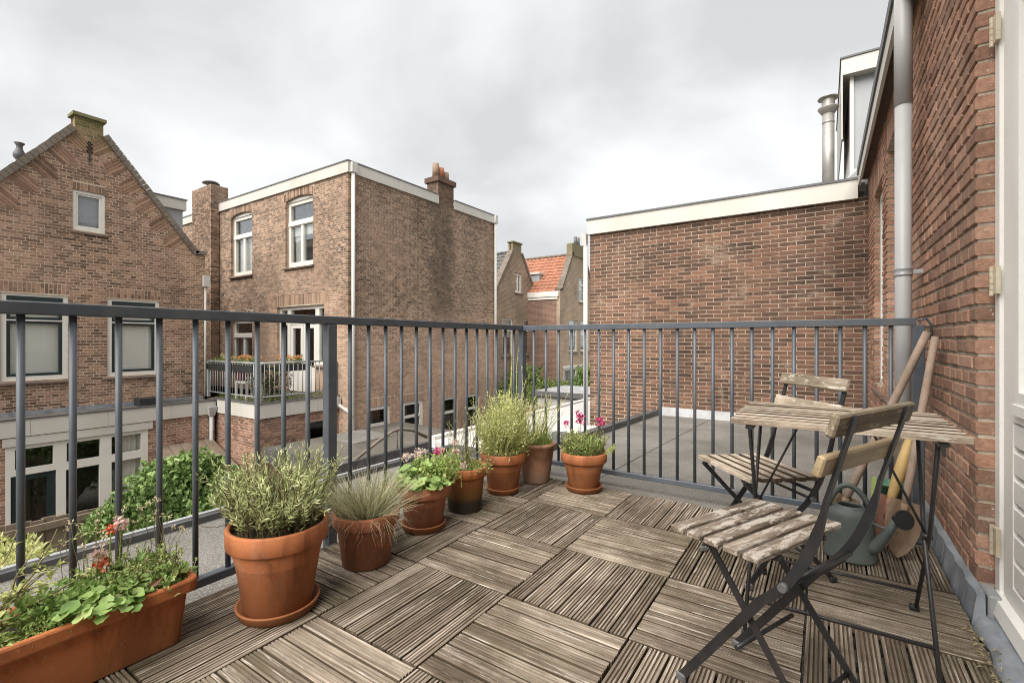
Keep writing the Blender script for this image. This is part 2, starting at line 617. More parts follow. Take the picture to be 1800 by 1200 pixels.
M['far_a'] = far_brick("far_brick_grey", (0.20, 0.145, 0.105), (0.29, 0.20, 0.145), (0.36, 0.29, 0.22))
M['far_b'] = far_brick("far_brick_pale", (0.28, 0.21, 0.155), (0.37, 0.275, 0.205), (0.42, 0.34, 0.26))
M['far_side'] = far_brick("far_brick_brown", (0.13, 0.075, 0.055), (0.20, 0.11, 0.08), (0.30, 0.22, 0.17))
M['white_paint'] = simple("white_paint", (0.66, 0.635, 0.585), 0.45, 0.05, 2.0, 0.0, 0, (0.50, 0.45, 0.36), 0.25)
M['door_paint'] = simple("door_paint", (0.76, 0.75, 0.71), 0.38, 0.04, 2.5, 0.0, 0, (0.50, 0.45, 0.36), 0.18)
M['fascia_paint'] = simple("fascia_paint", (0.53, 0.51, 0.465), 0.5, 0.07, 1.2, 0.05, 0, (0.42, 0.37, 0.29), 0.35)
M['dark_green'] = simple("dark_green_paint", (0.018, 0.03, 0.032), 0.35, 0.15, 3)
M['roof_edge'] = simple("roof_edge_metal", (0.10, 0.10, 0.10), 0.55, 0.2, 3)
M['rail_paint'] = simple("rail_paint", (0.075, 0.087, 0.103), 0.42, 0.16, 9, 0.08, 0, (0.15, 0.145, 0.14), 0.45)
M['pale_rail'] = simple("galvanised_rail", (0.31, 0.32, 0.315), 0.5, 0.1, 5)
M['grey_cap'] = simple("grey_plastic_cap", (0.10, 0.10, 0.10), 0.6, 0.2, 10)
M['black_steel'] = simple("black_steel", (0.018, 0.018, 0.019), 0.42, 0.3, 14, 0.15, 0, (0.05, 0.035, 0.03), 0.5)
M['zinc'] = simple("zinc", (0.36, 0.37, 0.38), 0.5, 0.12, 4, 0.0, 0.25, (0.22, 0.22, 0.22), 0.3)
M['pvc'] = simple("grey_pvc", (0.40, 0.40, 0.40), 0.45, 0.06, 3, 0, 0, (0.28, 0.27, 0.25), 0.25)
M['pvc_pale'] = simple("pale_pvc", (0.50, 0.49, 0.46), 0.5, 0.06, 3)
M['steel'] = simple("stainless_steel", (0.42, 0.41, 0.385), 0.5, 0.15, 6, 0.05, 0.5, (0.25, 0.24, 0.22), 0.3)
M['lead'] = simple("lead_sheet", (0.235, 0.255, 0.285), 0.42, 0.28, 8, 0.25, 0.15, (0.46, 0.46, 0.46), 0.4)
M['lead_pale'] = simple("lead_flashing_pale", (0.30, 0.305, 0.31), 0.6, 0.25, 4, 0.2, 0, (0.24, 0.24, 0.23), 0.5)
M['concrete'] = simple("concrete", (0.40, 0.385, 0.35), 0.9, 0.15, 3, 0.4, 0, (0.22, 0.21, 0.18), 0.5)
M['coping'] = simple("coping_stone", (0.17, 0.14, 0.115), 0.9, 0.25, 3, 0.5, 0, (0.10, 0.095, 0.06), 0.5)
M['moss_coping'] = simple("mossy_coping", (0.15, 0.14, 0.06), 0.95, 0.3, 5, 0.5, 0, (0.20, 0.17, 0.13), 0.6)
M['sill'] = simple("sill_stone", (0.14, 0.10, 0.08), 0.8, 0.2, 4, 0.2)
M['white_roof'] = simple("pale_roof_membrane", (0.47, 0.46, 0.44), 0.7, 0.08, 1.5, 0.1, 0, (0.40, 0.38, 0.34), 0.35)
M['interior'] = simple("dim_room", (0.05, 0.048, 0.042), 0.9, 0.3, 1.2)
M['curtain'] = simple("net_curtain", (0.72, 0.70, 0.64), 0.9, 0.1, 6)
M['blind'] = simple("roller_blind", (0.82, 0.81, 0.77), 0.8, 0.04, 2)
M['soil'] = simple("potting_soil", (0.045, 0.032, 0.022), 1.0, 0.5, 30, 1.0)
M['fence_wood'] = simple("fence_wood", (0.19, 0.145, 0.105), 0.9, 0.25, 5, 0.3, 0, (0.10, 0.085, 0.06), 0.5)
M['brass'] = simple("yellowed_hinge", (0.50, 0.44, 0.33), 0.45, 0.15, 20, 0, 0.0, (0.30, 0.16, 0.06), 0.5)
M['can_green'] = simple("watering_can_plastic", (0.088, 0.105, 0.097), 0.5, 0.10, 5, 0.0, 0, (0.19, 0.21, 0.19), 0.4)
M['rose_plastic'] = simple("dark_plastic", (0.02, 0.022, 0.022), 0.6, 0.2, 10)
M['rust'] = simple("rusty_blade", (0.19, 0.125, 0.08), 0.75, 0.3, 9, 0.2, 0, (0.30, 0.22, 0.14), 0.6)
M['rust_pink'] = simple("worn_red_blade", (0.27, 0.135, 0.095), 0.7, 0.2, 9, 0.1, 0, (0.16, 0.09, 0.06), 0.5)
M['handle_wood'] = simple("handle_wood", (0.27, 0.20, 0.15), 0.75, 0.2, 18, 0.15, 0, (0.17, 0.12, 0.09), 0.5)
M['yellow_wood'] = simple("yellow_wood", (0.42, 0.285, 0.11), 0.55, 0.15, 12, 0.05, 0, (0.36, 0.22, 0.08), 0.4)
M['plastic_white'] = simple("white_plastic_bag", (0.62, 0.63, 0.62), 0.35, 0.1, 10)
M['plastic_green'] = simple("green_plastic", (0.07, 0.16, 0.10), 0.5, 0.1, 10)
M['lime_plastic'] = simple("lime_plastic", (0.40, 0.55, 0.18), 0.5, 0.1, 10)
M['red_tile'] = simple("red_roof_tile", (0.30, 0.125, 0.07), 0.7, 0.22, 3, 0.2, 0, (0.22, 0.10, 0.06), 0.5)
M['grey_tile'] = simple("grey_roof_tile", (0.085, 0.085, 0.080), 0.65, 0.3, 3, 0.2, 0, (0.15, 0.15, 0.11), 0.5)
M['cushion_red'] = simple("maroon_cushion", (0.12, 0.03, 0.03), 0.9, 0.1, 8)
M['grey_panel'] = simple("grey_panel", (0.33, 0.345, 0.36), 0.5, 0.06, 2, 0, 0, (0.25, 0.26, 0.27), 0.3)
M['ground'] = simple("garden_ground", (0.14, 0.125, 0.095), 0.95, 0.3, 0.8, 0.6, 0, (0.06, 0.08, 0.03), 0.7)
M['paving'] = simple("garden_paving", (0.24, 0.22, 0.19), 0.9, 0.2, 1.5, 0.4, 0, (0.13, 0.12, 0.09), 0.5)


def grit_mat(name, base, light, dark, seam=False):
    m, N, L, B = new_mat(name)
    P = pos(N)
    f = noise(N, L, P, 170, 3, 0.7)
    r = ramp(N, [(0.34, dark), (0.52, base), (0.68, light)])
    L.new(f.outputs["Fac"], r.inputs[0])
    g = noise(N, L, P, 1.3, 6, 0.65)
    r2 = ramp(N, [(0.33, (0.62, 0.62, 0.58)), (0.66, (1.14, 1.12, 1.10))])
    L.new(g.outputs["Fac"], r2.inputs[0])
    c = mixc(N, L, 'MULTIPLY', 1.0, r.outputs[0], r2.outputs[0])
    g2 = noise(N, L, mp(N, L, P, (1, 1, 1), (4, 7, 0)), 3.0, 6, 0.7)
    r3 = ramp(N, [(0.58, (0, 0, 0)), (0.75, (0.5, 0.5, 0.5))])
    L.new(g2.outputs["Fac"], r3.inputs[0])
    c = mixc(N, L, 'MIX', r3.outputs[0], c, (base[0] * 0.75, base[1] * 0.72, base[2] * 0.55))
    L.new(c, B.inputs["Base Color"])
    B.inputs["Roughness"].default_value = 0.85
    bump(N, L, B, f.outputs["Fac"], 0.7, 0.004)
    return m


M['bitumen'] = grit_mat("gritted_bitumen", (0.175, 0.166, 0.152), (0.37, 0.355, 0.33), (0.07, 0.065, 0.06))
M['bitumen_dark'] = grit_mat("dark_bitumen", (0.12, 0.108, 0.092), (0.17, 0.155, 0.135), (0.07, 0.062, 0.052))
M['bitumen_edge'] = simple("bitumen_edge", (0.07, 0.07, 0.072), 0.6, 0.3, 4, 0.3, 0, (0.20, 0.19, 0.18), 0.4)


def wood_mat(name, c_dark, c_mid, c_light, grain=(2.5, 70, 70), green=0.0, worn=None, rough=0.85, worn_s=(14, 60, 60), worn_t=0.55):
    """weathered timber: grain along local X, shifted per board"""
    m, N, L, B = new_mat(name)
    tc = N.new("ShaderNodeTexCoord")
    oi = N.new("ShaderNodeObjectInfo")
    cb = N.new("ShaderNodeCombineXYZ")
    k = N.new("ShaderNodeMath"); k.operation = 'MULTIPLY'; k.inputs[1].default_value = 37.0
    L.new(oi.outputs["Random"], k.inputs[0])
    for i in range(3):
        L.new(k.outputs[0], cb.inputs[i])
    ad = N.new("ShaderNodeVectorMath"); ad.operation = 'ADD'
    L.new(tc.outputs["Object"], ad.inputs[0]); L.new(cb.outputs[0], ad.inputs[1])
    V = ad.outputs[0]
    g = noise(N, L, mp(N, L, V, grain), 1.0, 6, 0.62, 0.3)
    r = ramp(N, [(0.28, c_dark), (0.5, c_mid), (0.72, c_light)])
    L.new(g.outputs["Fac"], r.inputs[0])
    c = r.outputs[0]
    pt = noise(N, L, pos(N), 1.9, 7, 0.68)
    r2 = ramp(N, [(0.34, (0.42, 0.385, 0.33)), (0.5, (0.90, 0.88, 0.85)), (0.64, (1.22, 1.21, 1.19))])
    L.new(pt.outputs["Fac"], r2.inputs[0])
    c = mixc(N, L, 'MULTIPLY', 1.0, c, r2.outputs[0])
    ro = ramp(N, [(0.0, (0.66, 0.63, 0.58)), (1.0, (1.2, 1.19, 1.17))])
    L.new(oi.outputs["Random"], ro.inputs[0])
    c = mixc(N, L, 'MULTIPLY', 1.0, c, ro.outputs[0])
    if green:
        gn = noise(N, L, mp(N, L, pos(N), (1, 1, 1), (2, 5, 1)), 1.7, 5, 0.7)
        r3 = ramp(N, [(0.5, (0, 0, 0)), (0.72, (green,) * 3)])
        L.new(gn.outputs["Fac"], r3.inputs[0])
        c = mixc(N, L, 'MIX', r3.outputs[0], c, (0.085, 0.07, 0.035))
    if worn:
        wv = noise(N, L, mp(N, L, V, worn_s), 1.0, 6, 0.75)
        r4 = ramp(N, [(worn_t, (0, 0, 0)), (worn_t + 0.06, (0.8, 0.8, 0.8))])
        L.new(wv.outputs["Fac"], r4.inputs[0])
        c = mixc(N, L, 'MIX', r4.outputs[0], c, worn)
    L.new(c, B.inputs["Base Color"])
    B.inputs["Roughness"].default_value = rough
    B.inputs["Specular IOR Level"].default_value = 0.3
    bump(N, L, B, g.outputs["Fac"], 0.55, 0.004)
    return m


M['deck'] = wood_mat("deck_wood", (0.085, 0.066, 0.05), (0.225, 0.187, 0.15), (0.45, 0.395, 0.335), (2.2, 75, 75), 0.65, (0.50, 0.45, 0.39), worn_s=(3.5, 75, 75), worn_t=0.57)
M['deck_edge'] = wood_mat("deck_groove_dirt_shade", (0.06, 0.045, 0.03), (0.11, 0.085, 0.06), (0.17, 0.135, 0.10), (2.2, 75, 75), 0.5)  # dirt and painted-in shade for the slats' grooves and lower sides
M['shaded_edge'] = wood_mat("shaded_board_edge", (0.05, 0.035, 0.025), (0.09, 0.066, 0.048), (0.14, 0.105, 0.08), (3.5, 80, 80))  # shade of the gaps, painted as dark colour on the boards' side faces
M['table_wood'] = wood_mat("table_wood", (0.19, 0.14, 0.105), (0.36, 0.30, 0.24), (0.52, 0.47, 0.40), (3.5, 80, 80), 0.0, (0.56, 0.52, 0.46))
M['seat_wood'] = wood_mat("seat_wood", (0.125, 0.096, 0.075), (0.20, 0.162, 0.132), (0.31, 0.265, 0.225), (3.5, 70, 70), 0.0, (0.44, 0.395, 0.34), worn_s=(9, 34, 34), worn_t=0.50)
M['back_wood'] = wood_mat("backrest_wood", (0.20, 0.16, 0.12), (0.29, 0.24, 0.185), (0.39, 0.335, 0.265), (3.5, 60, 60), 0.0, (0.46, 0.40, 0.31))
M['gold_wood'] = wood_mat("varnished_wood", (0.24, 0.18, 0.11), (0.33, 0.255, 0.16), (0.41, 0.33, 0.22), (3.5, 60, 60), 0.0, None, 0.45)
M['pale_wood'] = wood_mat("bleached_wood", (0.25, 0.20, 0.16), (0.42, 0.36, 0.29), (0.56, 0.50, 0.43), (3.5, 80, 80), 0.0, (0.62, 0.57, 0.50))


def clay_mat(name, col, low=None, low_z=None, bloom=0.2, wet=0.0):
    """terracotta; optional darker algae band at the bottom of the pot and pale lime bloom"""
    m, N, L, B = new_mat(name)
    P = pos(N)
    n = noise(N, L, P, 7, 5, 0.6)
    r = ramp(N, [(0.3, tuple(c * 0.78 for c in col)), (0.7, tuple(c * 1.12 for c in col))])
    L.new(n.outputs["Fac"], r.inputs[0])
    c = r.outputs[0]
    n2 = noise(N, L, mp(N, L, P, (1, 1, 1), (3, 3, 3)), 10, 6, 0.7)
    r2 = ramp(N, [(0.52, (0, 0, 0)), (0.75, (bloom,) * 3)])
    L.new(n2.outputs["Fac"], r2.inputs[0])
    c = mixc(N, L, 'MIX', r2.outputs[0], c, (0.52, 0.36, 0.25))
    wv = noise(N, L, mp(N, L, P, (9, 9, 2.2), (1, 7, 2)), 1.0, 6, 0.7, 0.6)
    r4 = ramp(N, [(0.40, (0.50, 0.46, 0.42)), (0.52, (0.95, 0.95, 0.95)), (0.7, (1.12, 1.12, 1.12))])
    L.new(wv.outputs["Fac"], r4.inputs[0])
    c = mixc(N, L, 'MULTIPLY', 0.75, c, r4.outputs[0])
    sp = noise(N, L, P, 140, 2, 0.5)
    r5 = ramp(N, [(0.68, (0, 0, 0)), (0.72, (0.55, 0.55, 0.55))])
    L.new(sp.outputs["Fac"], r5.inputs[0])
    c = mixc(N, L, 'MIX', r5.outputs[0], c, (0.5, 0.37, 0.27))
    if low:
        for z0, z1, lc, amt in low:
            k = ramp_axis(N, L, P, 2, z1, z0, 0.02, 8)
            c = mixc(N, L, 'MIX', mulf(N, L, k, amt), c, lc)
    L.new(c, B.inputs["Base Color"])
    B.inputs["Roughness"].default_value = 0.72
    B.inputs["Specular IOR Level"].default_value = 0.3
    f = noise(N, L, P, 120, 3)
    bump(N, L, B, f.outputs["Fac"], 0.25, 0.002)
    return m


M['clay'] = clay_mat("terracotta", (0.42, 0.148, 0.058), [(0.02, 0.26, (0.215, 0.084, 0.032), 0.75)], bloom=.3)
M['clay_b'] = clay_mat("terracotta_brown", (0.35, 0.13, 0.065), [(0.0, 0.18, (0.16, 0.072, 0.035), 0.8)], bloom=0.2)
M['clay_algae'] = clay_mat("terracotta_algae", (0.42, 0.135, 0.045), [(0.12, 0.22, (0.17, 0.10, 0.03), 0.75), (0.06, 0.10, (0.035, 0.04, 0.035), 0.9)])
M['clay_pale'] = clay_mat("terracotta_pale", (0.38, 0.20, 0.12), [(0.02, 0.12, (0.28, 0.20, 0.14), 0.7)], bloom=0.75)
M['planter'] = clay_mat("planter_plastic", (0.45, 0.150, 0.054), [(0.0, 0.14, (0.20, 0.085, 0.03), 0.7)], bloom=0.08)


def leaf_mat(name, stops, rough=0.55, trans=0.35):
    m, N, L, B = new_mat(name)
    a = N.new("ShaderNodeAttribute"); a.attribute_name = "rnd"
    r = ramp(N, stops)
    oi = N.new("ShaderNodeObjectInfo")
    md = N.new("ShaderNodeMath"); md.operation = 'MULTIPLY_ADD'; md.inputs[1].default_value = 0.3; md.inputs[2].default_value = -0.15
    L.new(oi.outputs["Random"], md.inputs[0])
    ad = N.new("ShaderNodeMath"); ad.operation = 'ADD'
    L.new(a.outputs["Fac"], ad.inputs[0]); L.new(md.outputs[0], ad.inputs[1])
    L.new(ad.outputs[0], r.inputs[0])
    n = noise(N, L, pos(N), 45, 3)
    r2 = ramp(N, [(0.35, (0.8, 0.8, 0.8)), (0.65, (1.15, 1.15, 1.1))])
    L.new(n.outputs["Fac"], r2.inputs[0])
    c = mixc(N, L, 'MULTIPLY', 1.0, r.outputs[0], r2.outputs[0])
    L.new(c, B.inputs["Base Color"])
    B.inputs["Roughness"].default_value = rough
    B.inputs["Specular IOR Level"].default_value = 0.35
    tr = N.new("ShaderNodeBsdfTranslucent")
    L.new(c, tr.inputs["Color"])
    ms = N.new("ShaderNodeMixShader"); ms.inputs[0].default_value = trans
    out = [x for x in N if x.type == 'OUTPUT_MATERIAL'][0]
    L.new(B.outputs[0], ms.inputs[1]); L.new(tr.outputs[0], ms.inputs[2]); L.new(ms.outputs[0], out.inputs[0])
    return m


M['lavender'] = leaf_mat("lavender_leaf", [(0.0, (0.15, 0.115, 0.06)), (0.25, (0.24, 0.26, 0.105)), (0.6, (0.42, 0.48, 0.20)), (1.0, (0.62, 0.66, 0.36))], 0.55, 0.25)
M['fescue'] = leaf_mat("fescue_blade", [(0.0, (0.16, 0.16, 0.06)), (0.4, (0.45, 0.45, 0.28)), (0.75, (0.62, 0.58, 0.42)), (1.0, (0.70, 0.58, 0.38))], 0.6, 0.25)
M['ger'] = leaf_mat("geranium_leaf", [(0.0, (0.09, 0.15, 0.04)), (0.5, (0.22, 0.36, 0.10)), (0.85, (0.38, 0.52, 0.18)), (1.0, (0.50, 0.58, 0.24))])
M['yellowgreen'] = leaf_mat("yellow_green_leaf", [(0.0, (0.15, 0.18, 0.045)), (0.5, (0.47, 0.50, 0.17)), (1.0, (0.74, 0.74, 0.40))])
M['fresh'] = leaf_mat("fresh_green_leaf", [(0.0, (0.11, 0.17, 0.04)), (0.5, (0.28, 0.38, 0.10)), (1.0, (0.50, 0.56, 0.21))])
M['dry'] = leaf_mat("dry_stem", [(0.0, (0.14, 0.095, 0.06)), (0.5, (0.26, 0.22, 0.12)), (1.0, (0.42, 0.38, 0.22))])
M['bush'] = leaf_mat("bush_leaf", [(0.0, (0.035, 0.065, 0.015)), (0.45, (0.13, 0.215, 0.06)), (0.8, (0.27, 0.37, 0.125)), (1.0, (0.44, 0.52, 0.24))], 0.5, 0.2)
M['hedge'] = leaf_mat("hedge_leaf", [(0.0, (0.05, 0.075, 0.02)), (0.5, (0.14, 0.19, 0.05)), (1.0, (0.28, 0.33, 0.12))])
M['darkbush'] = leaf_mat("dark_hedge_leaf", [(0.0, (0.02, 0.03, 0.012)), (0.5, (0.05, 0.07, 0.025)), (1.0, (0.12, 0.15, 0.06))])
M['pink'] = leaf_mat("pink_petal", [(0.0, (0.40, 0.02, 0.12)), (0.5, (0.62, 0.05, 0.22)), (1.0, (0.75, 0.16, 0.36))])
M['whitepink'] = leaf_mat("pale_petal", [(0.0, (0.60, 0.36, 0.34)), (0.5, (0.72, 0.58, 0.52)), (1.0, (0.78, 0.72, 0.66))])
M['coral'] = leaf_mat("coral_petal", [(0.0, (0.68, 0.09, 0.03)), (0.5, (0.72, 0.24, 0.13)), (1.0, (0.75, 0.42, 0.30))])
M['orange'] = leaf_mat("orange_petal", [(0.0, (0.65, 0.20, 0.06)), (0.5, (0.72, 0.34, 0.16)), (1.0, (0.74, 0.50, 0.22))])


def glass_mat(name, tint=(0.97, 0.98, 0.97), refl=0.045):
    m, N, L, B = new_mat(name)
    out = [x for x in N if x.type == 'OUTPUT_MATERIAL'][0]
    t = N.new("ShaderNodeBsdfTransparent"); t.inputs[0].default_value = (*tint, 1)
    g = N.new("ShaderNodeBsdfGlossy"); g.inputs["Roughness"].default_value = 0.03
    g.inputs["Color"].default_value = (0.9, 0.92, 0.94, 1)
    n = noise(N, L, pos(N), 1.5, 2)
    bp = N.new("ShaderNodeBump"); bp.inputs["Strength"].default_value = 0.02; bp.inputs["Distance"].default_value = 0.02
    L.new(n.outputs["Fac"], bp.inputs["Height"]); L.new(bp.outputs[0], g.inputs["Normal"])
    fr = N.new("ShaderNodeLayerWeight"); fr.inputs["Blend"].default_value = 0.2
    mr = N.new("ShaderNodeMapRange"); mr.inputs["To Min"].default_value = refl; mr.inputs["To Max"].default_value = 0.7
    L.new(fr.outputs["Fresnel"], mr.inputs["Value"])
    ms = N.new("ShaderNodeMixShader")
    L.new(mr.outputs[0], ms.inputs[0]); L.new(t.outputs[0], ms.inputs[1]); L.new(g.outputs[0], ms.inputs[2])
    L.new(ms.outputs[0], out.inputs[0])
    return m


M['glass'] = glass_mat("window_glass")
M['glass_dark'] = glass_mat("dark_window_glass", (0.6, 0.62, 0.6), 0.04)


# ------------------------------------------------------------------ walls of single bricks
class Fr:
    """wall plane: axis 'X' (plane x=c, a runs along Y) or 'Y' (plane y=c, a runs along X); sgn = outward side"""
    def __init__(s, axis, c, sgn):
        s.axis, s.c, s.sgn = axis, c, sgn

    def P(s, a, z, d=0.0):
        return (s.c + s.sgn * d, a, z) if s.axis == 'X' else (a, s.c + s.sgn * d, z)

    def box(s, mb, a0, a1, z0, z1, d0, d1, rnd=0.5):
        p, q = s.P(a0, z0, d0), s.P(a1, z1, d1)
        mb.box(min(p[0], q[0]), max(p[0], q[0]), min(p[1], q[1]), max(p[1], q[1]), z0, z1, rnd)


def cut(iv, holes):
    """subtract (a0,a1) holes from a list of intervals"""
    for h0, h1 in holes:
        out = []
        for a0, a1 in iv:
            if h1 <= a0 or h0 >= a1:
                out.append((a0, a1)); continue
            if h0 > a0:
                out.append((a0, h0))
            if h1 < a1:
                out.append((h1, a1))
        iv = out
    return iv


BRICK_MESH = {}


def one_brick(mb, fr, a0, a1, z0, z1, d, depth, ch, rnd, tw=0.0):
    """a brick: front face with a small chamfer and four sides"""
    f = fr.P
    if ch <= 0:
        vs = [f(a0, z0, -depth), f(a1, z0, -depth), f(a1, z1, -depth), f(a0, z1, -depth), f(a0, z0, d + tw), f(a1, z0, d - tw), f(a1, z1, d - tw), f(a0, z1, d + tw)]
        mb.add(vs, [(0, 1, 5, 4), (1, 2, 6, 5), (2, 3, 7, 6), (3, 0, 4, 7), (4, 5, 6, 7)], rnd)
        return
    vs = [f(a0, z0, -depth), f(a1, z0, -depth), f(a1, z1, -depth), f(a0, z1, -depth),
          f(a0, z0, d - ch + tw), f(a1, z0, d - ch - tw), f(a1, z1, d - ch - tw), f(a0, z1, d - ch + tw),
          f(a0 + ch, z0 + ch, d + tw), f(a1 - ch, z0 + ch, d - tw), f(a1 - ch, z1 - ch, d - tw), f(a0 + ch, z1 - ch, d + tw)]
    fs = [(0, 1, 5, 4), (1, 2, 6, 5), (2, 3, 7, 6), (3, 0, 4, 7), (8, 9, 10, 11)]
    fs += [(4, 5, 9, 8), (5, 6, 10, 9), (6, 7, 11, 10), (7, 4, 8, 11)]
    mb.add(vs, fs, rnd)


def brick_wall(root, fr, z0, z1, region, holes, mat, mmat, n_single=300, bond='cross', extra=(), depth=0.03, ch=0.0, d=0.007,
               jit=0.0015, course=0.0625, slab=0.14, tone=None, phase=0.0, joint=0.0135, name='wall', skip=None):
    """mortar body as part `wall`, bricks as its sub-parts. region(za, zb) -> intervals; holes (a0,a1,z0,z1)"""
    rg = random.Random(hash((fr.axis, round(fr.c * 100), round(z0 * 100), round(phase * 100))) & 0xffff)
    mo = MB()
    bricks = []
    n = int(math.ceil((z1 - z0) / course - 1e-6))
    for i in range(n):
        za, zb = z0 + i * course, min(z1, z0 + (i + 1) * course)
        zm = (za + zb) / 2
        iv = cut(region(za, zb), [(h[0], h[1]) for h in holes if h[2] < zm < h[3]])
        sol = cut(region(za, zb), [(h[0], h[1]) for h in holes if h[2] < zm < h[3] and len(h) == 4])
        for a0, a1 in sol:
            if a1 - a0 > 0.01:
                fr.box(mo, a0 + 0.004, a1 - 0.004, za, zb, -slab, 0.0)
        for a0, a1 in iv:
            if a1 - a0 < 0.03:
                continue
            if bond == 'cross':
                hd = i % 2 == 1
                pitch = 0.11 if hd else 0.22
                off = (0.055 if hd else (0.0 if i % 4 == 0 else 0.11)) + phase
            else:
                hd = False
                pitch = 0.22
                off = (0.11 if i % 2 else 0.0) + phase
            k = math.floor((a0 - off) / pitch)
            edges = [a0]
            while True:
                k += 1
                x = off + k * pitch + rg.uniform(-0.004, 0.004)
                if x >= a1 - 0.03:
                    break
                if x > a0 + 0.03:
                    edges.append(x)
            edges.append(a1)
            if not hd and rg.random() < 0.06 and len(edges) > 3:
                q = rg.randrange(1, len(edges) - 1)
                edges.insert(q, (edges[q - 1] + edges[q]) / 2)
            for e0, e1 in zip(edges, edges[1:]):
                j0 = 0 if e0 == a0 else joint / 2
                j1 = 0 if e1 == a1 else joint / 2
                bricks.append((e0 + j0, e1 - j1, za + joint / 2 + rg.uniform(-jit, jit), zb - joint / 2 + rg.uniform(-jit, jit)))
    bricks += list(extra)
    wall = obj(name, mo, mmat, root)
    ranked = []
    for b in bricks:
        p = fr.P((b[0] + b[1]) / 2, (b[2] + b[3]) / 2, d)
        dd = in_view(p)
        if dd is not None and skip and skip(p):
            dd = None
        ranked.append((dd if dd is not None else 1e6, b))
    ranked.sort(key=lambda t: t[0])
    rest = MB()
    for q, (dd, b) in enumerate(ranked):
        p = fr.P((b[0] + b[1]) / 2, (b[2] + b[3]) / 2, 0)
        rnd = rg.random()
        if tone:
            rnd = tone(p, rnd)
        dj = d + rg.uniform(-1, 1) * jit
        tw = rg.uniform(-1, 1) * jit * 0.4
        if q < n_single and dd < 1e5:
            L_, H_ = b[1] - b[0], b[3] - b[2]
            key = (mat.name, fr.axis, fr.sgn, round(L_ / 0.004), round(H_ / 0.0025), round(rnd * 9), rg.randrange(2))
            me = BRICK_MESH.get(key)
            if me is None:
                m1 = MB()
                f0 = Fr(fr.axis, 0, fr.sgn)
                one_brick(m1, f0, -L_ / 2, L_ / 2, -H_ / 2, H_ / 2, dj, depth, ch, rnd, tw)
                me = mesh_of(m1, "brick", mat)
                BRICK_MESH[key] = me
            inst("brick", me, wall, p)
        else:
            one_brick(rest, fr, b[0], b[1], b[2], b[3], dj, depth, ch, rnd, tw)
    if rest.v:
        o = obj("brickwork", rest, mat, wall)
        o["kind"] = "stuff"
    return wall


def soldiers(a0, a1, z0, h, rise=0.0, w=0.05, gap=0.012, halves=False):
    """upright bricks over an opening (flat arch, or curved when rise > 0)"""
    out = []
    n = max(1, int(round((a1 - a0) / (w + gap))))
    st = (a1 - a0) / n
    for i in range(n):
        x = a0 + i * st
        t = ((x + st / 2) - (a0 + a1) / 2) / ((a1 - a0) / 2)
        dz = rise * (1 - t * t)
        if halves and i % 2:
            out.append((x + gap / 2, x + st - gap / 2, z0 + dz, z0 + dz + h * 0.46))
            out.append((x + gap / 2, x + st - gap / 2, z0 + dz + h * 0.52, z0 + dz + h))
        else:
            out.append((x + gap / 2, x + st - gap / 2, z0 + dz, z0 + dz + h))
    return out


def plate(mb, fr, a0, a1, z0, z1, openings, d0, d1):
    """a slab with rectangular openings, cut into boxes that butt"""
    zs = sorted({z0, z1, *[z for o in openings for z in (o[2], o[3])]})
    for za, zb in zip(zs, zs[1:]):
        zm = (za + zb) / 2
        for x0, x1 in cut([(a0, a1)], [(o[0], o[1]) for o in openings if o[2] < zm < o[3]]):
            if x1 - x0 > 1e-4:
                fr.box(mb, x0, x1, za, zb, d0, d1)


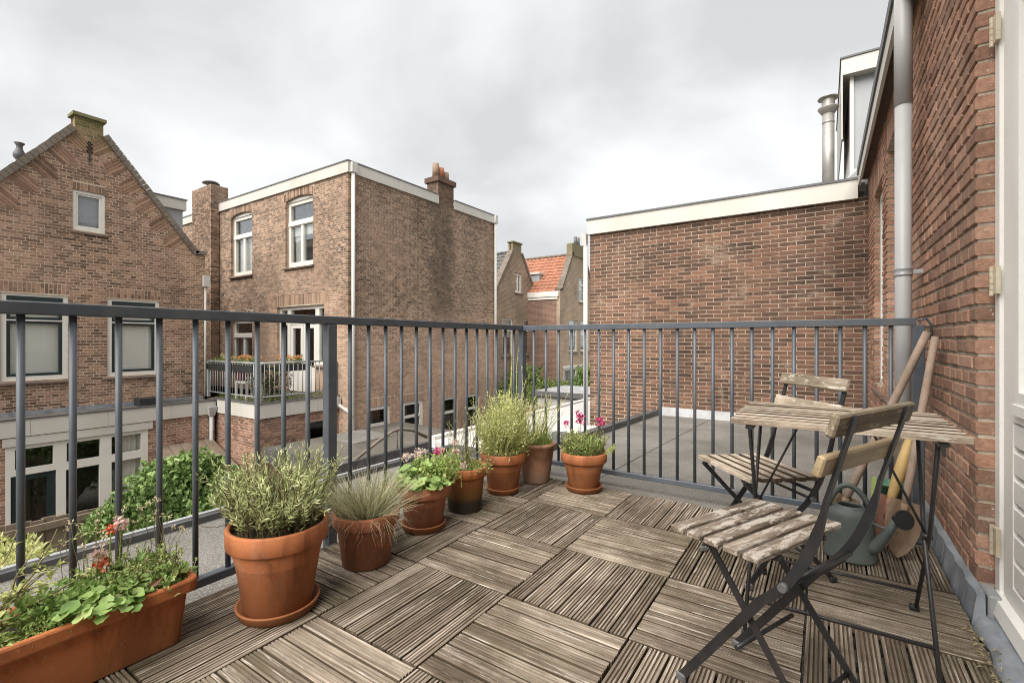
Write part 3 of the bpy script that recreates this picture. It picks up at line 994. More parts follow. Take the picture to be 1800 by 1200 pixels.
def window(root, fr, a0, a1, z0, z1, panes, fmat, recess=0.09, fdep=0.07, sill=True, glass=None, sash=None, sash_w=0.035, back=None,
           blind=None, curtain=None, sill_mat=None, lintel=None, name='window', room=0.45, **props):
    """frame part with pane, sash, sill, blind, curtain sub-parts"""
    mb = MB()
    plate(mb, fr, a0, a1, z0, z1, panes, -recess - fdep, -recess)
    w = obj(name, mb, fmat, root, origin=fr.P((a0 + a1) / 2, z0, -recess), **props)
    for p0, p1, q0, q1 in panes:
        if sash:
            m2 = MB()
            plate(m2, fr, p0 + 0.003, p1 - 0.003, q0 + 0.003, q1 - 0.003, [(p0 + sash_w, p1 - sash_w, q0 + sash_w, q1 - sash_w)], -recess - fdep * 0.8, -recess - 0.015)
            obj("sash", m2, sash, w)
        g = MB()
        fr.box(g, p0 + 0.002, p1 - 0.002, q0 + 0.002, q1 - 0.002, -recess - fdep * 0.62, -recess - fdep * 0.5)
        obj("pane", g, glass or M['glass'], w)
    m3 = MB()
    e0, e1 = -recess - fdep - room, -recess - fdep - 0.002
    fr.box(m3, a0, a1, z0, z1, e0 - 0.02, e0)
    fr.box(m3, a0 - 0.02, a0, z0, z1, e0, e1)
    fr.box(m3, a1, a1 + 0.02, z0, z1, e0, e1)
    fr.box(m3, a0, a1, z0 - 0.02, z0, e0, e1)
    fr.box(m3, a0, a1, z1, z1 + 0.02, e0, e1)
    obj("interior", m3, back or M['interior'], w)
    if blind:
        for p0, p1, q0, q1 in blind:
            m4 = MB(); fr.box(m4, p0, p1, q0, q1, -recess - fdep - 0.035, -recess - fdep - 0.025)
            obj("blind", m4, M['blind'], w)
    if curtain:
        for p0, p1, q0, q1 in curtain:
            m5 = MB()
            n = max(8, int((p1 - p0) / 0.03))
            for i in range(n):
                x0, x1 = p0 + (p1 - p0) * i / n, p0 + (p1 - p0) * (i + 1) / n
                da, db = 0.02 * math.sin(i * 1.9), 0.02 * math.sin((i + 1) * 1.9)
                k = -recess - fdep - 0.07
                m5.quad(fr.P(x0, q0, k + da), fr.P(x1, q0, k + db), fr.P(x1, q1, k + db), fr.P(x0, q1, k + da))
            obj("curtain", m5, M['curtain'], w)
    if sill:
        m6 = MB()
        sl = sill if isinstance(sill, float) else 0.05
        p = [fr.P(a0 - 0.05, z0 - 0.07, -recess), fr.P(a1 + 0.05, z0 - 0.07, -recess), fr.P(a1 + 0.05, z0 - 0.07, sl), fr.P(a0 - 0.05, z0 - 0.07, sl),
             fr.P(a0 - 0.05, z0 - 0.004, -recess), fr.P(a1 + 0.05, z0 - 0.004, -recess), fr.P(a1 + 0.05, z0 - 0.035, sl), fr.P(a0 - 0.05, z0 - 0.035, sl)]
        m6.hexa(p)
        obj("sill", m6, sill_mat or M['sill'], w)
    return w


def slab_poly(mb, pts, z0, z1):
    """vertical-sided slab over a convex polygon given counter-clockwise; z may be a function of (x, y)"""
    f0 = z0 if callable(z0) else (lambda x, y: z0)
    f1 = z1 if callable(z1) else (lambda x, y: z1)
    n = len(pts)
    vs = [(x, y, f0(x, y)) for x, y in pts] + [(x, y, f1(x, y)) for x, y in pts]
    fs = [tuple(range(n))[::-1], tuple(range(n, 2 * n))] + [(i, (i + 1) % n, n + (i + 1) % n, n + i) for i in range(n)]
    mb.add(vs, fs)

# ================================================================== SETTING
g = MB(); g.box(-300, 300, -300, 300, -3.9, -3.4)
obj("ground", g, M['ground'], kind="structure")
g = MB(); g.box(-12.4, -4.95, 4.2, 12.2, -3.44, -3.39)
obj("path", g, M['paving'], kind="structure")

RZ = lambda x, y: -0.045 - 0.033 * max(0.0, y - 3.0)
rf = MB()
for pts in ([(-3.0, -2.2), (0.48, -2.2), (0.48, 3.0), (-3.0, 3.0)], [(-3.0, 3.0), (0.48, 3.0), (0.48, 3.45), (-3.0, 3.45)],
            [(-2.28, 3.45), (0.48, 3.45), (0.48, 7.79), (-2.28, 7.79)]):
    slab_poly(rf, pts, lambda x, y: RZ(x, y) - 0.3, RZ)
roof = obj("terrace_roof", rf, M['bitumen'], kind="structure")
kb = MB()
kb.box(-3.05, -3.0, -2.2, 3.50, -0.35, -0.008)
kb.box(-2.97, -2.30, 3.42, 3.52, -0.4, 0.0)
kb.hexa([(-2.34, 3.52, -0.5), (-2.24, 3.52, -0.5), (-2.24, 7.78, -0.55), (-2.34, 7.78, -0.55), (-2.34, 3.52, 0.0), (-2.24, 3.52, 0.0), (-2.24, 7.78, -0.12), (-2.34, 7.78, -0.12)])
obj("kerb", kb, M['bitumen_edge'], roof)
kt = MB()
kt.box(-3.06, -3.03, -2.2, 3.52, -0.008, 0.002)
obj("kerb_trim", kt, M['zinc'], roof)
for x in (-1.46,):
    sm = MB()
    sm.hexa([(x - 0.006, 3.05, RZ(x, 3.05) - 0.01), (x + 0.006, 3.05, RZ(x, 3.05) - 0.01), (x + 0.006, 7.7, RZ(x, 7.7) - 0.01), (x - 0.006, 7.7, RZ(x, 7.7) - 0.01),
             (x - 0.006, 3.05, RZ(x, 3.05) + 0.003), (x + 0.006, 3.05, RZ(x, 3.05) + 0.003), (x + 0.006, 7.7, RZ(x, 7.7) + 0.003), (x - 0.006, 7.7, RZ(x, 7.7) + 0.003)])
    obj("roof_seam", sm, M['bitumen_edge'], roof)
fl = MB()
xs = [-2.24, -1.75, -1.1, -0.4, 0.2, 0.47]
for q in range(len(xs) - 1):
    fl.hexa([(xs[q] + .003, 7.70, -0.215), (xs[q + 1], 7.70, -0.215), (xs[q + 1], 7.785, -0.215), (xs[q] + .003, 7.785, -0.215),
             (xs[q] + .003, 7.765 - .004 * (q % 2), -0.075), (xs[q + 1], 7.765, -0.075), (xs[q + 1], 7.785, -0.075), (xs[q] + .003, 7.785, -0.075)])
obj("wall_flashing", fl, M['lead_pale'], roof)

# the deck: tiles of seven grooved slats laid in alternating directions
DX0, DY0, DT = -1.058, 1.553, 0.5
deck = bpy.data.objects.new("deck", None); COL.objects.link(deck); deck["kind"] = "structure"
deck.location = (-0.8, 1.05, 0); WO["deck"] = Vector(deck.location)


def slat_mesh(length, seed):
    """slat along local X, top at z=0, with five ridges"""
    rg = random.Random(seed)
    w = 0.0632
    prof = []
    nr = 5
    rw = w / nr
    for i in range(nr):
        y = -w / 2 + i * rw
        top = -rg.uniform(0.0, 0.0012)
        prof += [(y + 0.0018, -0.008), (y + 0.0031, top - 0.0008), (y + rw - 0.0031, top - 0.0008), (y + rw - 0.0018, -0.008)]
    prof = [(-w / 2, -0.024), (-w / 2, -0.0035)] + prof[1:-1] + [(w / 2, -0.0035), (w / 2, -0.024)]
    m = MB()
    n = len(prof)
    vs = [(-length / 2, y, z) for y, z in prof] + [(length / 2, y, z) for y, z in prof]
    fs = [(i, i + 1, n + i + 1, n + i) for i in range(n - 1)] + [tuple(range(n))[::-1], tuple(range(n, 2 * n))]
    m.add(vs, fs)
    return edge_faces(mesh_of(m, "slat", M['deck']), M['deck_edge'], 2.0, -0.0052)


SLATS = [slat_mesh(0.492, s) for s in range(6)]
rg = random.Random(5)
for i in range(-4, 3):
    for j in range(-2, 3):
        x0, y0 = DX0 + DT * j, DY0 + DT * i
        cx, cy = x0 + DT / 2, y0 + DT / 2
        bm = MB()
        along_y = (i + j) % 2 == 0
        for k in range(4):          # the plastic grid under the slats
            q = -0.2 + k * 0.133
            if along_y:
                bm.box(x0 + 0.01, x0 + DT - 0.01, cy + q - 0.012, cy + q + 0.012, -0.04, -0.0245)
            else:
                bm.box(cx + q - 0.012, cx + q + 0.012, y0 + 0.01, y0 + DT - 0.01, -0.04, -0.0245)
        t = obj("deck_tile", bm, M['rose_plastic'], deck, origin=(cx, cy, 0))
        for k in range(7):
            o = (k - 3) * 0.0712
            z = rg.uniform(-0.002, 0.002)
            loc = (cx + o, cy + rg.uniform(-.002, .002), z) if along_y else (cx + rg.uniform(-.002, .002), cy + o, z)
            rz = (math.pi / 2 if along_y else 0.0) + (math.pi if rg.random() < 0.5 else 0) + rg.uniform(-0.004, 0.004)
            inst("slat", rg.choice(SLATS), t, loc, (rg.uniform(-.012, .012), 0, rz))

# leaf litter in the corner by the door
lt = MB()
for q in range(90):
    y = random.uniform(1.55, 2.28)
    x = 0.448 - 0.05 * random.random() ** 2 + random.uniform(-0.01, 0.01)
    a = random.uniform(0, 6.28)
    lt.leaf((x, y, 0.004 + random.random() * 0.006), Vector((math.cos(a), math.sin(a), random.uniform(-.1, .3))), Vector((0, 0, 1)), random.uniform(.012, .035), random.uniform(.004, .012), random.random())
obj("leaf_litter", lt, M['dry'], kind="stuff")

# pale flat roof beyond the kerb, lower than the terrace
wr = MB()
slab_poly(wr, [(-4.93, 5.3), (-3.3, 4.4), (-2.36, 4.4), (-2.36, 12.0), (-4.93, 12.0)], -0.75, -0.50)
wroof = obj("lower_roof", wr, M['white_roof'], kind="structure")
wc = MB(); wc.box(-5.03, -4.93, 5.3, 12.0, -0.62, -0.45)
obj("roof_capping", wc, M['white_paint'], wroof)
wc = MB(); wc.box(-3.4, -2.36, 6.2, 6.32, -0.50, -0.36)
obj("roof_upstand", wc, M['bitumen_edge'], wroof)
wc = MB(); wc.box(-5.0, -2.4, 5.4, 11.98, -3.4, -0.75)
obj("lower_wall", wc, M['far_side'], wroof)

# ================================================================== OWN HOUSE, right
house = thing("brick_house", (0.6, 2.6, 0), "red brown brick house side with door and downpipe beside the table", "house")
FR = Fr('X', 0.49, -1)
WN, WF = (4.30, 5.56, 0.50, 2.76), (5.95, 6.90, 0.50, 2.68)
ex = soldiers(4.22, 5.62, 2.76, 0.22) + soldiers(5.88, 6.98, 2.68, 0.22)
brick_wall(house, FR, 0.03, 3.15, lambda a, b: [(2.48, 7.795)], [WN, WF, (4.22, 5.62, 2.76, 2.985, 'arch'), (5.88, 6.98, 2.68, 2.905, 'arch')],
           M['brick_near'], M['mortar_near'], extra=ex, depth=0.1, ch=0.004, d=0.008, jit=0.0018, course=0.062, slab=0.3,
           skip=lambda p: p[1] > 4.2 and False)
lw = MB(); lw.box(0.50, 0.79, 2.48, 7.79, -3.4, 0.03); lw.box(0.62, 0.9, -2.2, 2.47, -3.4, 0.0)
lw.box(0.50, 0.8, -2.2, 1.40, 0.03, 3.15); lw.box(0.50, 0.8, 1.40, 2.47, 2.42, 3.15)
lw.box(-2.9, 0.48, -2.15, 3.4, -3.4, -0.36); lw.box(-2.2, 0.48, 3.4, 7.75, -3.4, -0.6)
obj("rear_wall", lw, M['brick_dark'], house)
for (a0, a1, z0, z1) in (WN, WF):
    window(house, FR, a0, a1, z0, z1, [(a0 + .08, a1 - .08, z0 + .08, z1 - .08)], M['white_paint'], recess=0.05, fdep=0.08, sill=0.03, sill_mat=M['sill'],
           curtain=[(a0 + .1, a1 - .1, z0 + .1, z1 - .1)])
# door
DF = Fr('X', 0.535, -1)
jm = MB()
DF.box(jm, 2.425, 2.478, 0.03, 2.40, -0.06, 0.0)
DF.box(jm, 2.40, 2.432, 0.03, 2.40, -0.06, -0.012)
DF.box(jm, 1.38, 1.45, 0.03, 2.40, -0.06, 0.0)
DF.box(jm, 1.45, 2.425, 2.33, 2.40, -0.06, 0.0)
obj("door_jamb", jm, M['door_paint'], house)
dm = MB()
plate(dm, DF, 1.46, 2.398, 0.10, 2.325, [(1.64, 2.215, 0.825, 2.17), (1.62, 2.305, 0.16, 0.735)], -0.05, -0.006)
door = obj("door", dm, M['door_paint'], house, origin=(0.55, 1.93, 0.05))
dm = MB()
plate(dm, DF, 1.62, 2.245, 0.80, 2.19, [(1.655, 2.205, 0.842, 2.155)], -0.03, 0.004)
DF.box(dm, 1.61, 2.26, 0.765, 0.80, -0.03, 0.010)
obj("glazing_bead", dm, M['door_paint'], door)
dm = MB(); DF.box(dm, 1.645, 2.212, 0.83, 2.165, -0.032, -0.026)
obj("pane", dm, M['glass'], door)
dm = MB(); DF.box(dm, 1.45, 2.42, 0.03, 2.35, -0.50, -0.48)
obj("interior", dm, M['curtain'], door)
for k in range(6):
    dm = MB()
    z0 = 0.162 + k * 0.0955
    p = [DF.P(1.625, z0, -0.05), DF.P(2.302, z0, -0.05), DF.P(2.302, z0 + 0.012, -0.008), DF.P(1.625, z0 + 0.012, -0.008),
         DF.P(1.625, z0 + 0.093, -0.05), DF.P(2.302, z0 + 0.093, -0.05), DF.P(2.302, z0 + 0.083, -0.008), DF.P(1.625, z0 + 0.083, -0.008)]
    dm.hexa(p)
    obj("board", dm, M['door_paint'], door)
dm = MB()
dm.hexa([DF.P(1.40, 0.035, -0.05), DF.P(2.45, 0.035, -0.05), DF.P(2.45, 0.035, 0.03), DF.P(1.40, 0.035, 0.03), DF.P(1.40, 0.105, -0.05), DF.P(2.45, 0.105, -0.05), DF.P(2.45, 0.085, 0.02), DF.P(1.40, 0.085, 0.02)])
obj("drip_board", dm, M['door_paint'], door)
for z in (2.16, 1.235, 0.275):
    hm = MB()
    for q in range(5):
        hm.lathe([(0.0, 0), (0.0075, 0), (0.0075, 0.0205), (0.0, 0.0205)], (0.520, 2.447, z - 0.055 + q * 0.022), 12, smooth=False)
    hm.box(0.521, 0.5345, 2.405, 2.447, z - 0.05, z + 0.05)
    obj("hinge", hm, M['brass'], door)
# lead flashings
for q, (y0, y1) in enumerate(((2.36, 2.93), (2.93, 3.5), (3.5, 4.05))):
    lm = MB()
    n = 12
    for k in range(n):
        ya, yb = y0 + (y1 - y0) * k / n, y0 + (y1 - y0) * (k + 1) / n
        wa, wb = 0.006 * math.sin(k * 1.7 + q), 0.006 * math.sin((k + 1) * 1.7 + q)
        lm.hexa([(0.447 + wa, ya, -0.03), (0.447 + wb, yb, -0.03), (0.488, yb, -0.03), (0.488, ya, -0.03),
                 (0.462 + wa * .7 - q * .002, ya, 0.088), (0.462 + wb * .7 - q * .002, yb, 0.088), (0.484, yb, 0.102), (0.484, ya, 0.102)])
    obj("lead_flashing", lm, M['lead'], house)
lm = MB()
lm.bbox(0.492, 0.53, 2.36, 2.477, -0.02, 0.095, 0.006)
obj("lead_flashing", lm, M['lead_pale'], house)
lm = MB()
ny, nx = 28, 5
vs, fs = [], []
for a in range(ny + 1):
    for b in range(nx + 1):
        y = 1.35 + (2.375 - 1.35) * a / ny
        x = 0.452 + 0.008 * math.sin(a * .9) + (0.535 - 0.445) * b / nx
        z = 0.008 + 0.03 * (b / nx) ** 1.5 + 0.004 * math.sin(a * 1.3 + b * 2.1) + random.uniform(-.002, .002)
        vs.append((x, y, z if b else -0.02))
for a in range(ny):
    for b in range(nx):
        k = a * (nx + 1) + b
        fs.append((k, k + 1, k + nx + 2, k + nx + 1))
lm.add(vs, fs, 0.5, True)
obj("lead_apron", lm, M['lead'], house)
# downpipe with two clamps
PX, PY, PR = 0.392, 3.62, 0.041
dp = MB(); dp.tube([(PX, PY, -0.05), (PX, PY, 2.42)], PR, 24); dp.tube([(PX, PY, 2.41), (PX, PY, 3.2)], PR + 0.0035, 24)
dpo = obj("downpipe", dp, M['pvc'], house, origin=(PX, PY, 0))
for z in (1.42, 0.50):
    cm = MB()
    cm.lathe([(PR, -.024), (PR + .004, -.024), (PR + .004, -.014), (PR + .0015, -.01), (PR + .0015, .01), (PR + .004, .014), (PR + .004, .024), (PR, .024)], (PX, PY, z), 24)
    cm.box(PX + PR, 0.488, PY - 0.008, PY + 0.008, z - 0.012, z + 0.012)
    obj("clamp", cm, M['zinc'], dpo)
# eaves
em = MB(); em.box(0.375, 0.40, -2.2, 7.72, 3.06, 3.27)
obj("eaves_board", em, M['fascia_paint'], house)
em = MB(); em.box(0.36, 0.375, -2.2, 7.74, 3.20, 3.29); em.box(0.375, 0.6, -2.2, 7.72, 3.27, 3.29)
obj("gutter_edge", em, M['roof_edge'], house)
em = MB(); em.box(0.40, 0.60, -2.2, 7.72, 3.13, 3.155)
obj("soffit", em, M['sill'], house)
RS = lambda z: 0.46 + (z - 3.3) * 0.47          # x of the steep roof slope at height z


def tiles(fr_pts, nu, nv, wave, lift):
    """pantiles on the quad (a: bottom-left, b: bottom-right, c: top-right, d: top-left): each row lapped over the next"""
    a, b, c, d = [Vector(p) for p in fr_pts]
    nrm = (b - a).cross(d - a).normalized()
    m = MB()
    for v in range(nv):
        t0, t1 = v / nv, (v + 1.12) / nv
        for u in range(nu):
            rnd = random.random()
            lst = []
            for q in range(5):
                s = (u + q / 4) / nu
                h = wave * math.sin(q / 4 * 2 * math.pi)
                for t, up in ((t0, lift), (min(t1, 1.02), 0.0)):
                    p = (a * (1 - s) + b * s) * (1 - t) + (d * (1 - s) + c * s) * t + nrm * (h + up)
                    lst.append(tuple(p))
            m.add(lst, [(2 * q, 2 * q + 2, 2 * q + 3, 2 * q + 1) for q in range(4)], rnd, True)
            e = [lst[2 * q] for q in range(5)]
            m.add(e + [tuple(Vector(p) - nrm * (lift + wave)) for p in e], [(q, q + 5, q + 6, q + 1) for q in range(4)], rnd)
    return m


rt = tiles([(RS(3.3), 7.95, 3.30), (RS(3.3), -2.0, 3.30), (RS(6.4), -2.0, 6.4), (RS(6.4), 7.95, 6.4)], 44, 11, 0.012, 0.03)
o = obj("roof_tiles", rt, M['grey_tile'], house); o["kind"] = "stuff"
rb = MB(); rb.hexa([(RS(3.3) + .06, -2, 3.2), (RS(3.3) + .5, -2, 3.2), (RS(3.3) + .5, 12, 3.2), (RS(3.3) + .06, 12, 3.2), (RS(6.4) + .06, -2, 6.4), (RS(6.4) + 3, -2, 6.4), (RS(6.4) + 3, 12, 6.4), (RS(6.4) + .06, 12, 6.4)])
obj("roof_body", rb, M['grey_tile'], house)
# verge tiles seen edge-on in front of the dormer
for k in range(4):
    vm = MB()
    z = 3.45 + k * 0.24
    x = RS(z) - 0.06
    vm.hexa([(x, 7.97, z), (x + .10, 7.97, z - .03), (x + .10, 8.14, z - .03), (x, 8.14, z), (x + .125, 7.97, z + .27), (x + .2, 7.97, z + .2), (x + .2, 8.14, z + .2), (x + .125, 8.14, z + .27)])
    obj("verge_tile", vm, M['grey_tile'], house)
lm = MB(); lm.hexa([(0.18, 7.92, 3.12), (0.55, 7.92, 3.12), (0.6, 8.18, 3.25), (0.30, 8.18, 3.25), (0.22, 7.92, 3.18), (0.55, 7.92, 3.5), (0.6, 8.18, 3.55), (0.34, 8.18, 3.42)])
obj("lead_flashing", lm, M['lead_pale'], house)
# dormer
dmr = MB(); dmr.box(0.325, 2.2, 8.225, 10.6, 3.25, 4.74)
dormer = obj("dormer", dmr, M['grey_panel'], house, origin=(0.4, 8.2, 3.3))
q = MB(); q.box(0.20, 2.4, 8.08, 10.8, 4.74, 4.965)
obj("dormer_fascia", q, M['fascia_paint'], dormer)
q = MB(); q.box(0.185, 2.4, 8.065, 10.8, 4.965, 4.99)
obj("roof_trim", q, M['roof_edge'], dormer)
q = MB(); q.box(0.20, 0.215, 8.08, 10.8, 3.84, 4.74)
obj("front_board", q, M['fascia_paint'], dormer)
q = MB(); q.box(0.30, 0.325, 8.20, 10.6, 3.25, 4.738); q.box(0.30, 0.345, 8.185, 8.222, 3.25, 4.74)
obj("corner_post", q, M['white_paint'], dormer)

# ================================================================== ANNEX behind the flat roof
annex = thing("brick_annex", (-1.5, 7.9, -0.2), "dark red brick annex with flat roof and cream fascia behind the railing", "building")
FB = Fr('Y', 7.8, -1)


def tone_back(p, r):
    # a patch of redder and paler repaired bricks near the middle of the wall
    dx, dz = (p[0] + 1.75) / 0.9, (p[2] - 1.75) / 0.5
    k = math.exp(-(dx * dx + dz * dz))
    return min(1.0, r * 0.86 + k * random.Random(int(p[0] * 977 + p[2] * 3571)).random() ** 2 * 0.42)


brick_wall(annex, FB, -1.2, 2.92, lambda a, b: [(-3.5, 0.484)] if a > -0.22 else [(-3.5, -2.35)], [], M['brick_back'], M['mortar_back'], bond='stretch', depth=0.05, ch=0.0025,
           d=0.004, jit=0.0010, course=0.0625, slab=0.25, tone=tone_back, joint=0.0118)
q = MB(); q.box(-3.5, -3.3, 8.06, 12, -3.4, 2.9); q.box(-3.5, -3.25, 7.83, 8.05, -3.4, -1.21); q.box(-3.25, 4, 8.06, 8.2, -3.4, 2.9)
obj("side_wall", q, M['brick_dark'], annex)
q = MB(); q.box(-3.53, 0.372, 7.735, 7.79, 2.90, 3.15)
obj("fascia", q, M['fascia_paint'], annex)
q = MB(); q.box(-3.53, -3.50, 7.791, 12, 2.90, 3.15)
obj("fascia", q, M['fascia_paint'], annex)
q = MB(); q.box(-3.545, 0.37, 7.72, 7.80, 3.15, 3.18)
obj("roof_edge", q, M['roof_edge'], annex)
q = MB(); q.box(-3.49, 0.45, 7.81, 12, 3.0, 3.12)
obj("flat_roof", q, M['bitumen'], annex)
q = MB(); q.tube([(-3.56, 7.74, -3.2), (-3.56, 7.74, 2.72)], 0.04, 16)
q.hexa([(-3.60, 7.70, 2.7), (-3.53, 7.70, 2.7), (-3.53, 7.77, 2.7), (-3.60, 7.77, 2.7), (-3.63, 7.68, 2.92), (-3.535, 7.68, 2.92), (-3.535, 7.78, 2.92), (-3.63, 7.78, 2.92)])
obj("downpipe", q, M['pvc_pale'], annex)
# flue and vent cap stand on the annex roof
flue = thing("flue_pipe", (0.05, 8.55, 3.12), "tall stainless steel flue pipe with double disc cap beside the dormer", "flue")
q = MB(); q.tube([(0.05, 8.55, 3.1), (0.05, 8.55, 4.42)], 0.078, 24); q.tube([(0.05, 8.55, 4.28), (0.05, 8.55, 4.31)], 0.081, 24)
obj("pipe", q, M['steel'], flue)
q = MB()
q.lathe([(0.0, 4.70), (0.05, 4.70), (0.135, 4.665), (0.138, 4.655), (0.08, 4.66), (0.0, 4.66)], (0.05, 8.55, 0), 24)
q.lathe([(0.085, 4.66), (0.085, 4.53)], (0.05, 8.55, 0), 24)
q.lathe([(0.06, 4.55), (0.138, 4.515), (0.138, 4.505), (0.08, 4.42), (0.06, 4.42)], (0.05, 8.55, 0), 24)
obj("cap", q, M['steel'], flue)
q = MB(); q.lathe([(0.078, 3.28), (0.086, 3.28), (0.086, 3.33), (0.078, 3.33)], (0.05, 8.55, 0), 24); q.tube([(0.15, 8.5, 3.305), (0.32, 8.35, 3.34)], 0.012, 8)
obj("bracket", q, M['zinc'], flue)
vc = thing("roof_vent", (-2.85, 9.0, 3.12), "small dark mushroom vent cap on the cream edged flat roof", "vent")
q = MB(); q.tube([(-2.85, 9.0, 3.1), (-2.85, 9.0, 3.42)], 0.06, 16)
obj("pipe", q, M['roof_edge'], vc)
q = MB(); q.lathe([(0.0, 3.50), (0.07, 3.49), (0.13, 3.45), (0.13, 3.43), (0.0, 3.42)], (-2.85, 9.0, 0), 20)
obj("cap", q, M['roof_edge'], vc)


# ================================================================== GABLED HOUSES along the gardens
def gable_house(X, Yc, label, mats, main=False, k=1.0, zk=3.18, zb=5.5, zt=5.83, bw=0.235, hw=2.27, wins=(), attic=None, group=None, tile=None, depth=8.0, z0=-0.46):
    h = thing("gabled_house", (X, Yc, -3.4), label, "house", group)
    F = Fr('X', X, 1)
    bm, mm = mats

    def half(z):
        if z < zk:
            return hw
        if z < zb:
            return hw - 0.22 - (z - zk) * (hw - 0.22 - bw) / (zb - zk)
        return bw
    holes, ext = [], []
    for w in wins:
        holes.append(w[:4]); holes.append((w[0] - .02, w[1] + .02, w[3], w[3] + .21, 'arch'))
        ext += soldiers(w[0] - .02, w[1] + .02, w[3] + 0.004, 0.20, halves=True)
    if attic:
        holes.append(attic); holes.append((attic[0], attic[1], attic[3], attic[3] + .17, 'arch'))
        ext += soldiers(attic[0], attic[1], attic[3] + .004, 0.16)
    if main:
        # raking wedges of tilted bricks below the copings are cut from the courses and built apart
        brick_wall(h, F, z0, zt - 0.05, lambda a, b: [(Yc - half((a + b) / 2), Yc + half((a + b) / 2))], holes, bm, mm, extra=ext, depth=0.04, ch=0, d=0.003, course=0.0615, jit=0.0012,
                   skip=lambda p: p[2] < -0.3)
        wedge = MB()
        for sg in (-1, 1):
            for c in range(6):
                zc = 3.42 + c * 0.36
                yo = half(zc) - 0.10
                for r in range(5):
                    L_ = 0.44 - abs(r - 2) * 0.06
                    base = Vector((0, Yc + sg * (yo - 0.02), zc + 0.10))
                    dv = Vector((0, -sg * 0.70, -0.62)).normalized()
                    nv = Vector((0, sg * 0.62, -0.70)).normalized()
                    p0 = base + nv * ((r - 3) * 0.06) + dv * 0.02
                    p1 = p0 + dv * L_
                    e = nv * 0.0245
                    pts = [p0 - e, p1 - e, p1 + e, p0 + e]
                    vs = [(X - .03, p.y, p.z) for p in pts] + [(X + 0.0105, p.y, p.z) for p in pts]
                    wedge.add(vs, [(0, 1, 5, 4), (1, 2, 6, 5), (2, 3, 7, 6), (3, 0, 4, 7), (4, 5, 6, 7)], random.random())
        o = obj("wedge_brickwork", wedge, bm, h); o["kind"] = "stuff"
    else:
        w_ = MB()
        z = z0 - 2.9
        while z < zt - 0.05:
            zb_ = min(z + 0.25 if z < zk else z + 0.06, zt - 0.05)
            for a0, a1 in cut([(Yc - half((z + zb_) / 2), Yc + half((z + zb_) / 2))], [(q_[0], q_[1]) for q_ in holes if len(q_) == 4 and q_[2] < (z + zb_) / 2 < q_[3]]):
                F.box(w_, a0, a1, z, zb_, -0.2, 0)
            z = zb_
        obj("wall", w_, bm, h)
    # coping bricks on the two slopes and the shoulders, cap on the top block
    for sg in (-1, 1):
        cp = MB()
        n = int(26 * k)
        y0, y1 = Yc + sg * (hw - 0.22), Yc + sg * bw
        dl = Vector((0, y1 - y0, zb - zk)); L_ = dl.length; dl.normalize()
        nv = Vector((0, sg * dl.z, -sg * dl.y)) if sg * dl.z > 0 else Vector((0, -sg * dl.z, sg * dl.y))
        nv = Vector((0, sg * abs(dl.z), abs(dl.y)))
        for i in range(n):
            pa = Vector((0, y0, zk)) + dl * (L_ * i / n)
            pb = Vector((0, y0, zk)) + dl * (L_ * (i + 0.93) / n)
            th = 0.095 + random.uniform(-.006, .006)
            lo = -0.03
            cp.hexa([(X - .28, pa.y + nv.y * lo, pa.z + nv.z * lo), (X + .05, pa.y + nv.y * lo, pa.z + nv.z * lo), (X + .05, pb.y + nv.y * lo, pb.z + nv.z * lo), (X - .28, pb.y + nv.y * lo, pb.z + nv.z * lo),
                     (X - .28, pa.y + nv.y * th, pa.z + nv.z * th), (X + .05, pa.y + nv.y * th, pa.z + nv.z * th), (X + .05, pb.y + nv.y * th, pb.z + nv.z * th), (X - .28, pb.y + nv.y * th, pb.z + nv.z * th)])
        ya, yb = sorted((y0, Yc + sg * (hw + 0.02)))
        cp.box(X - .28, X + .05, ya, yb, zk + 0.005, zk + 0.09)
        obj("coping", cp, M['coping'], h)["kind"] = "stuff"
    cp = MB(); cp.box(X - .32, X + .05, Yc - bw - .045, Yc + bw + .045, zt - 0.05, zt + 0.02)
    obj("coping", cp, M['moss_coping'], h)
    cb_ = MB(); cb_.box(X - .28, X - .145, Yc - bw, Yc + bw, zb - .3, zt - .05)
    obj("top_block", cb_, bm if not main else M['brick_dark'], h)
    # roof planes behind the parapet
    zr = zb + 0.02
    if tile:
        tl = tiles([(X - depth, Yc - hw - 0.03, zk - 0.08), (X - 0.28, Yc - hw - 0.03, zk - 0.08), (X - 0.28, Yc, zr), (X - depth, Yc, zr)], int(depth / 0.27), 11, 0.02, 0.035)
        o = obj("roof_tiles", tl, tile, h); o["kind"] = "stuff"
        rg_ = MB()
        for i in range(int(depth / 0.36)):
            x0 = X - 0.3 - i * 0.36
            rg_.tube([(x0, Yc, zr + 0.02), (x0 - 0.35, Yc, zr + 0.04)], 0.085, 8)
        o = obj("ridge_tiles", rg_, tile if tile is M['grey_tile'] else M['coping'], h); o["kind"] = "stuff"
    rb = MB()
    rb.add([(X - .2, Yc - hw, zk - .12), (X - .2, Yc + hw, zk - .12), (X - .2, Yc, zr - .05), (X - depth, Yc - hw, zk - .12), (X - depth, Yc + hw, zk - .12), (X - depth, Yc, zr - .05)],
           [(0, 1, 2), (3, 5, 4), (0, 2, 5, 3), (1, 4, 5, 2), (0, 3, 4, 1)])
    obj("roof", rb, M['grey_tile'], h)
    sw = MB(); sw.box(X - depth, X - .21, Yc - hw, Yc - hw + .2, -3.4, zk - .13); sw.box(X - depth, X - .21, Yc + hw - .2, Yc + hw, -3.4, zk - .13)
    sw.box(X - 4.2, X - 4.0, Yc - hw + .2, Yc + hw - .2, -3.4, zk - .13)
    obj("side_wall", sw, M['far_side'], h)
    return h, F


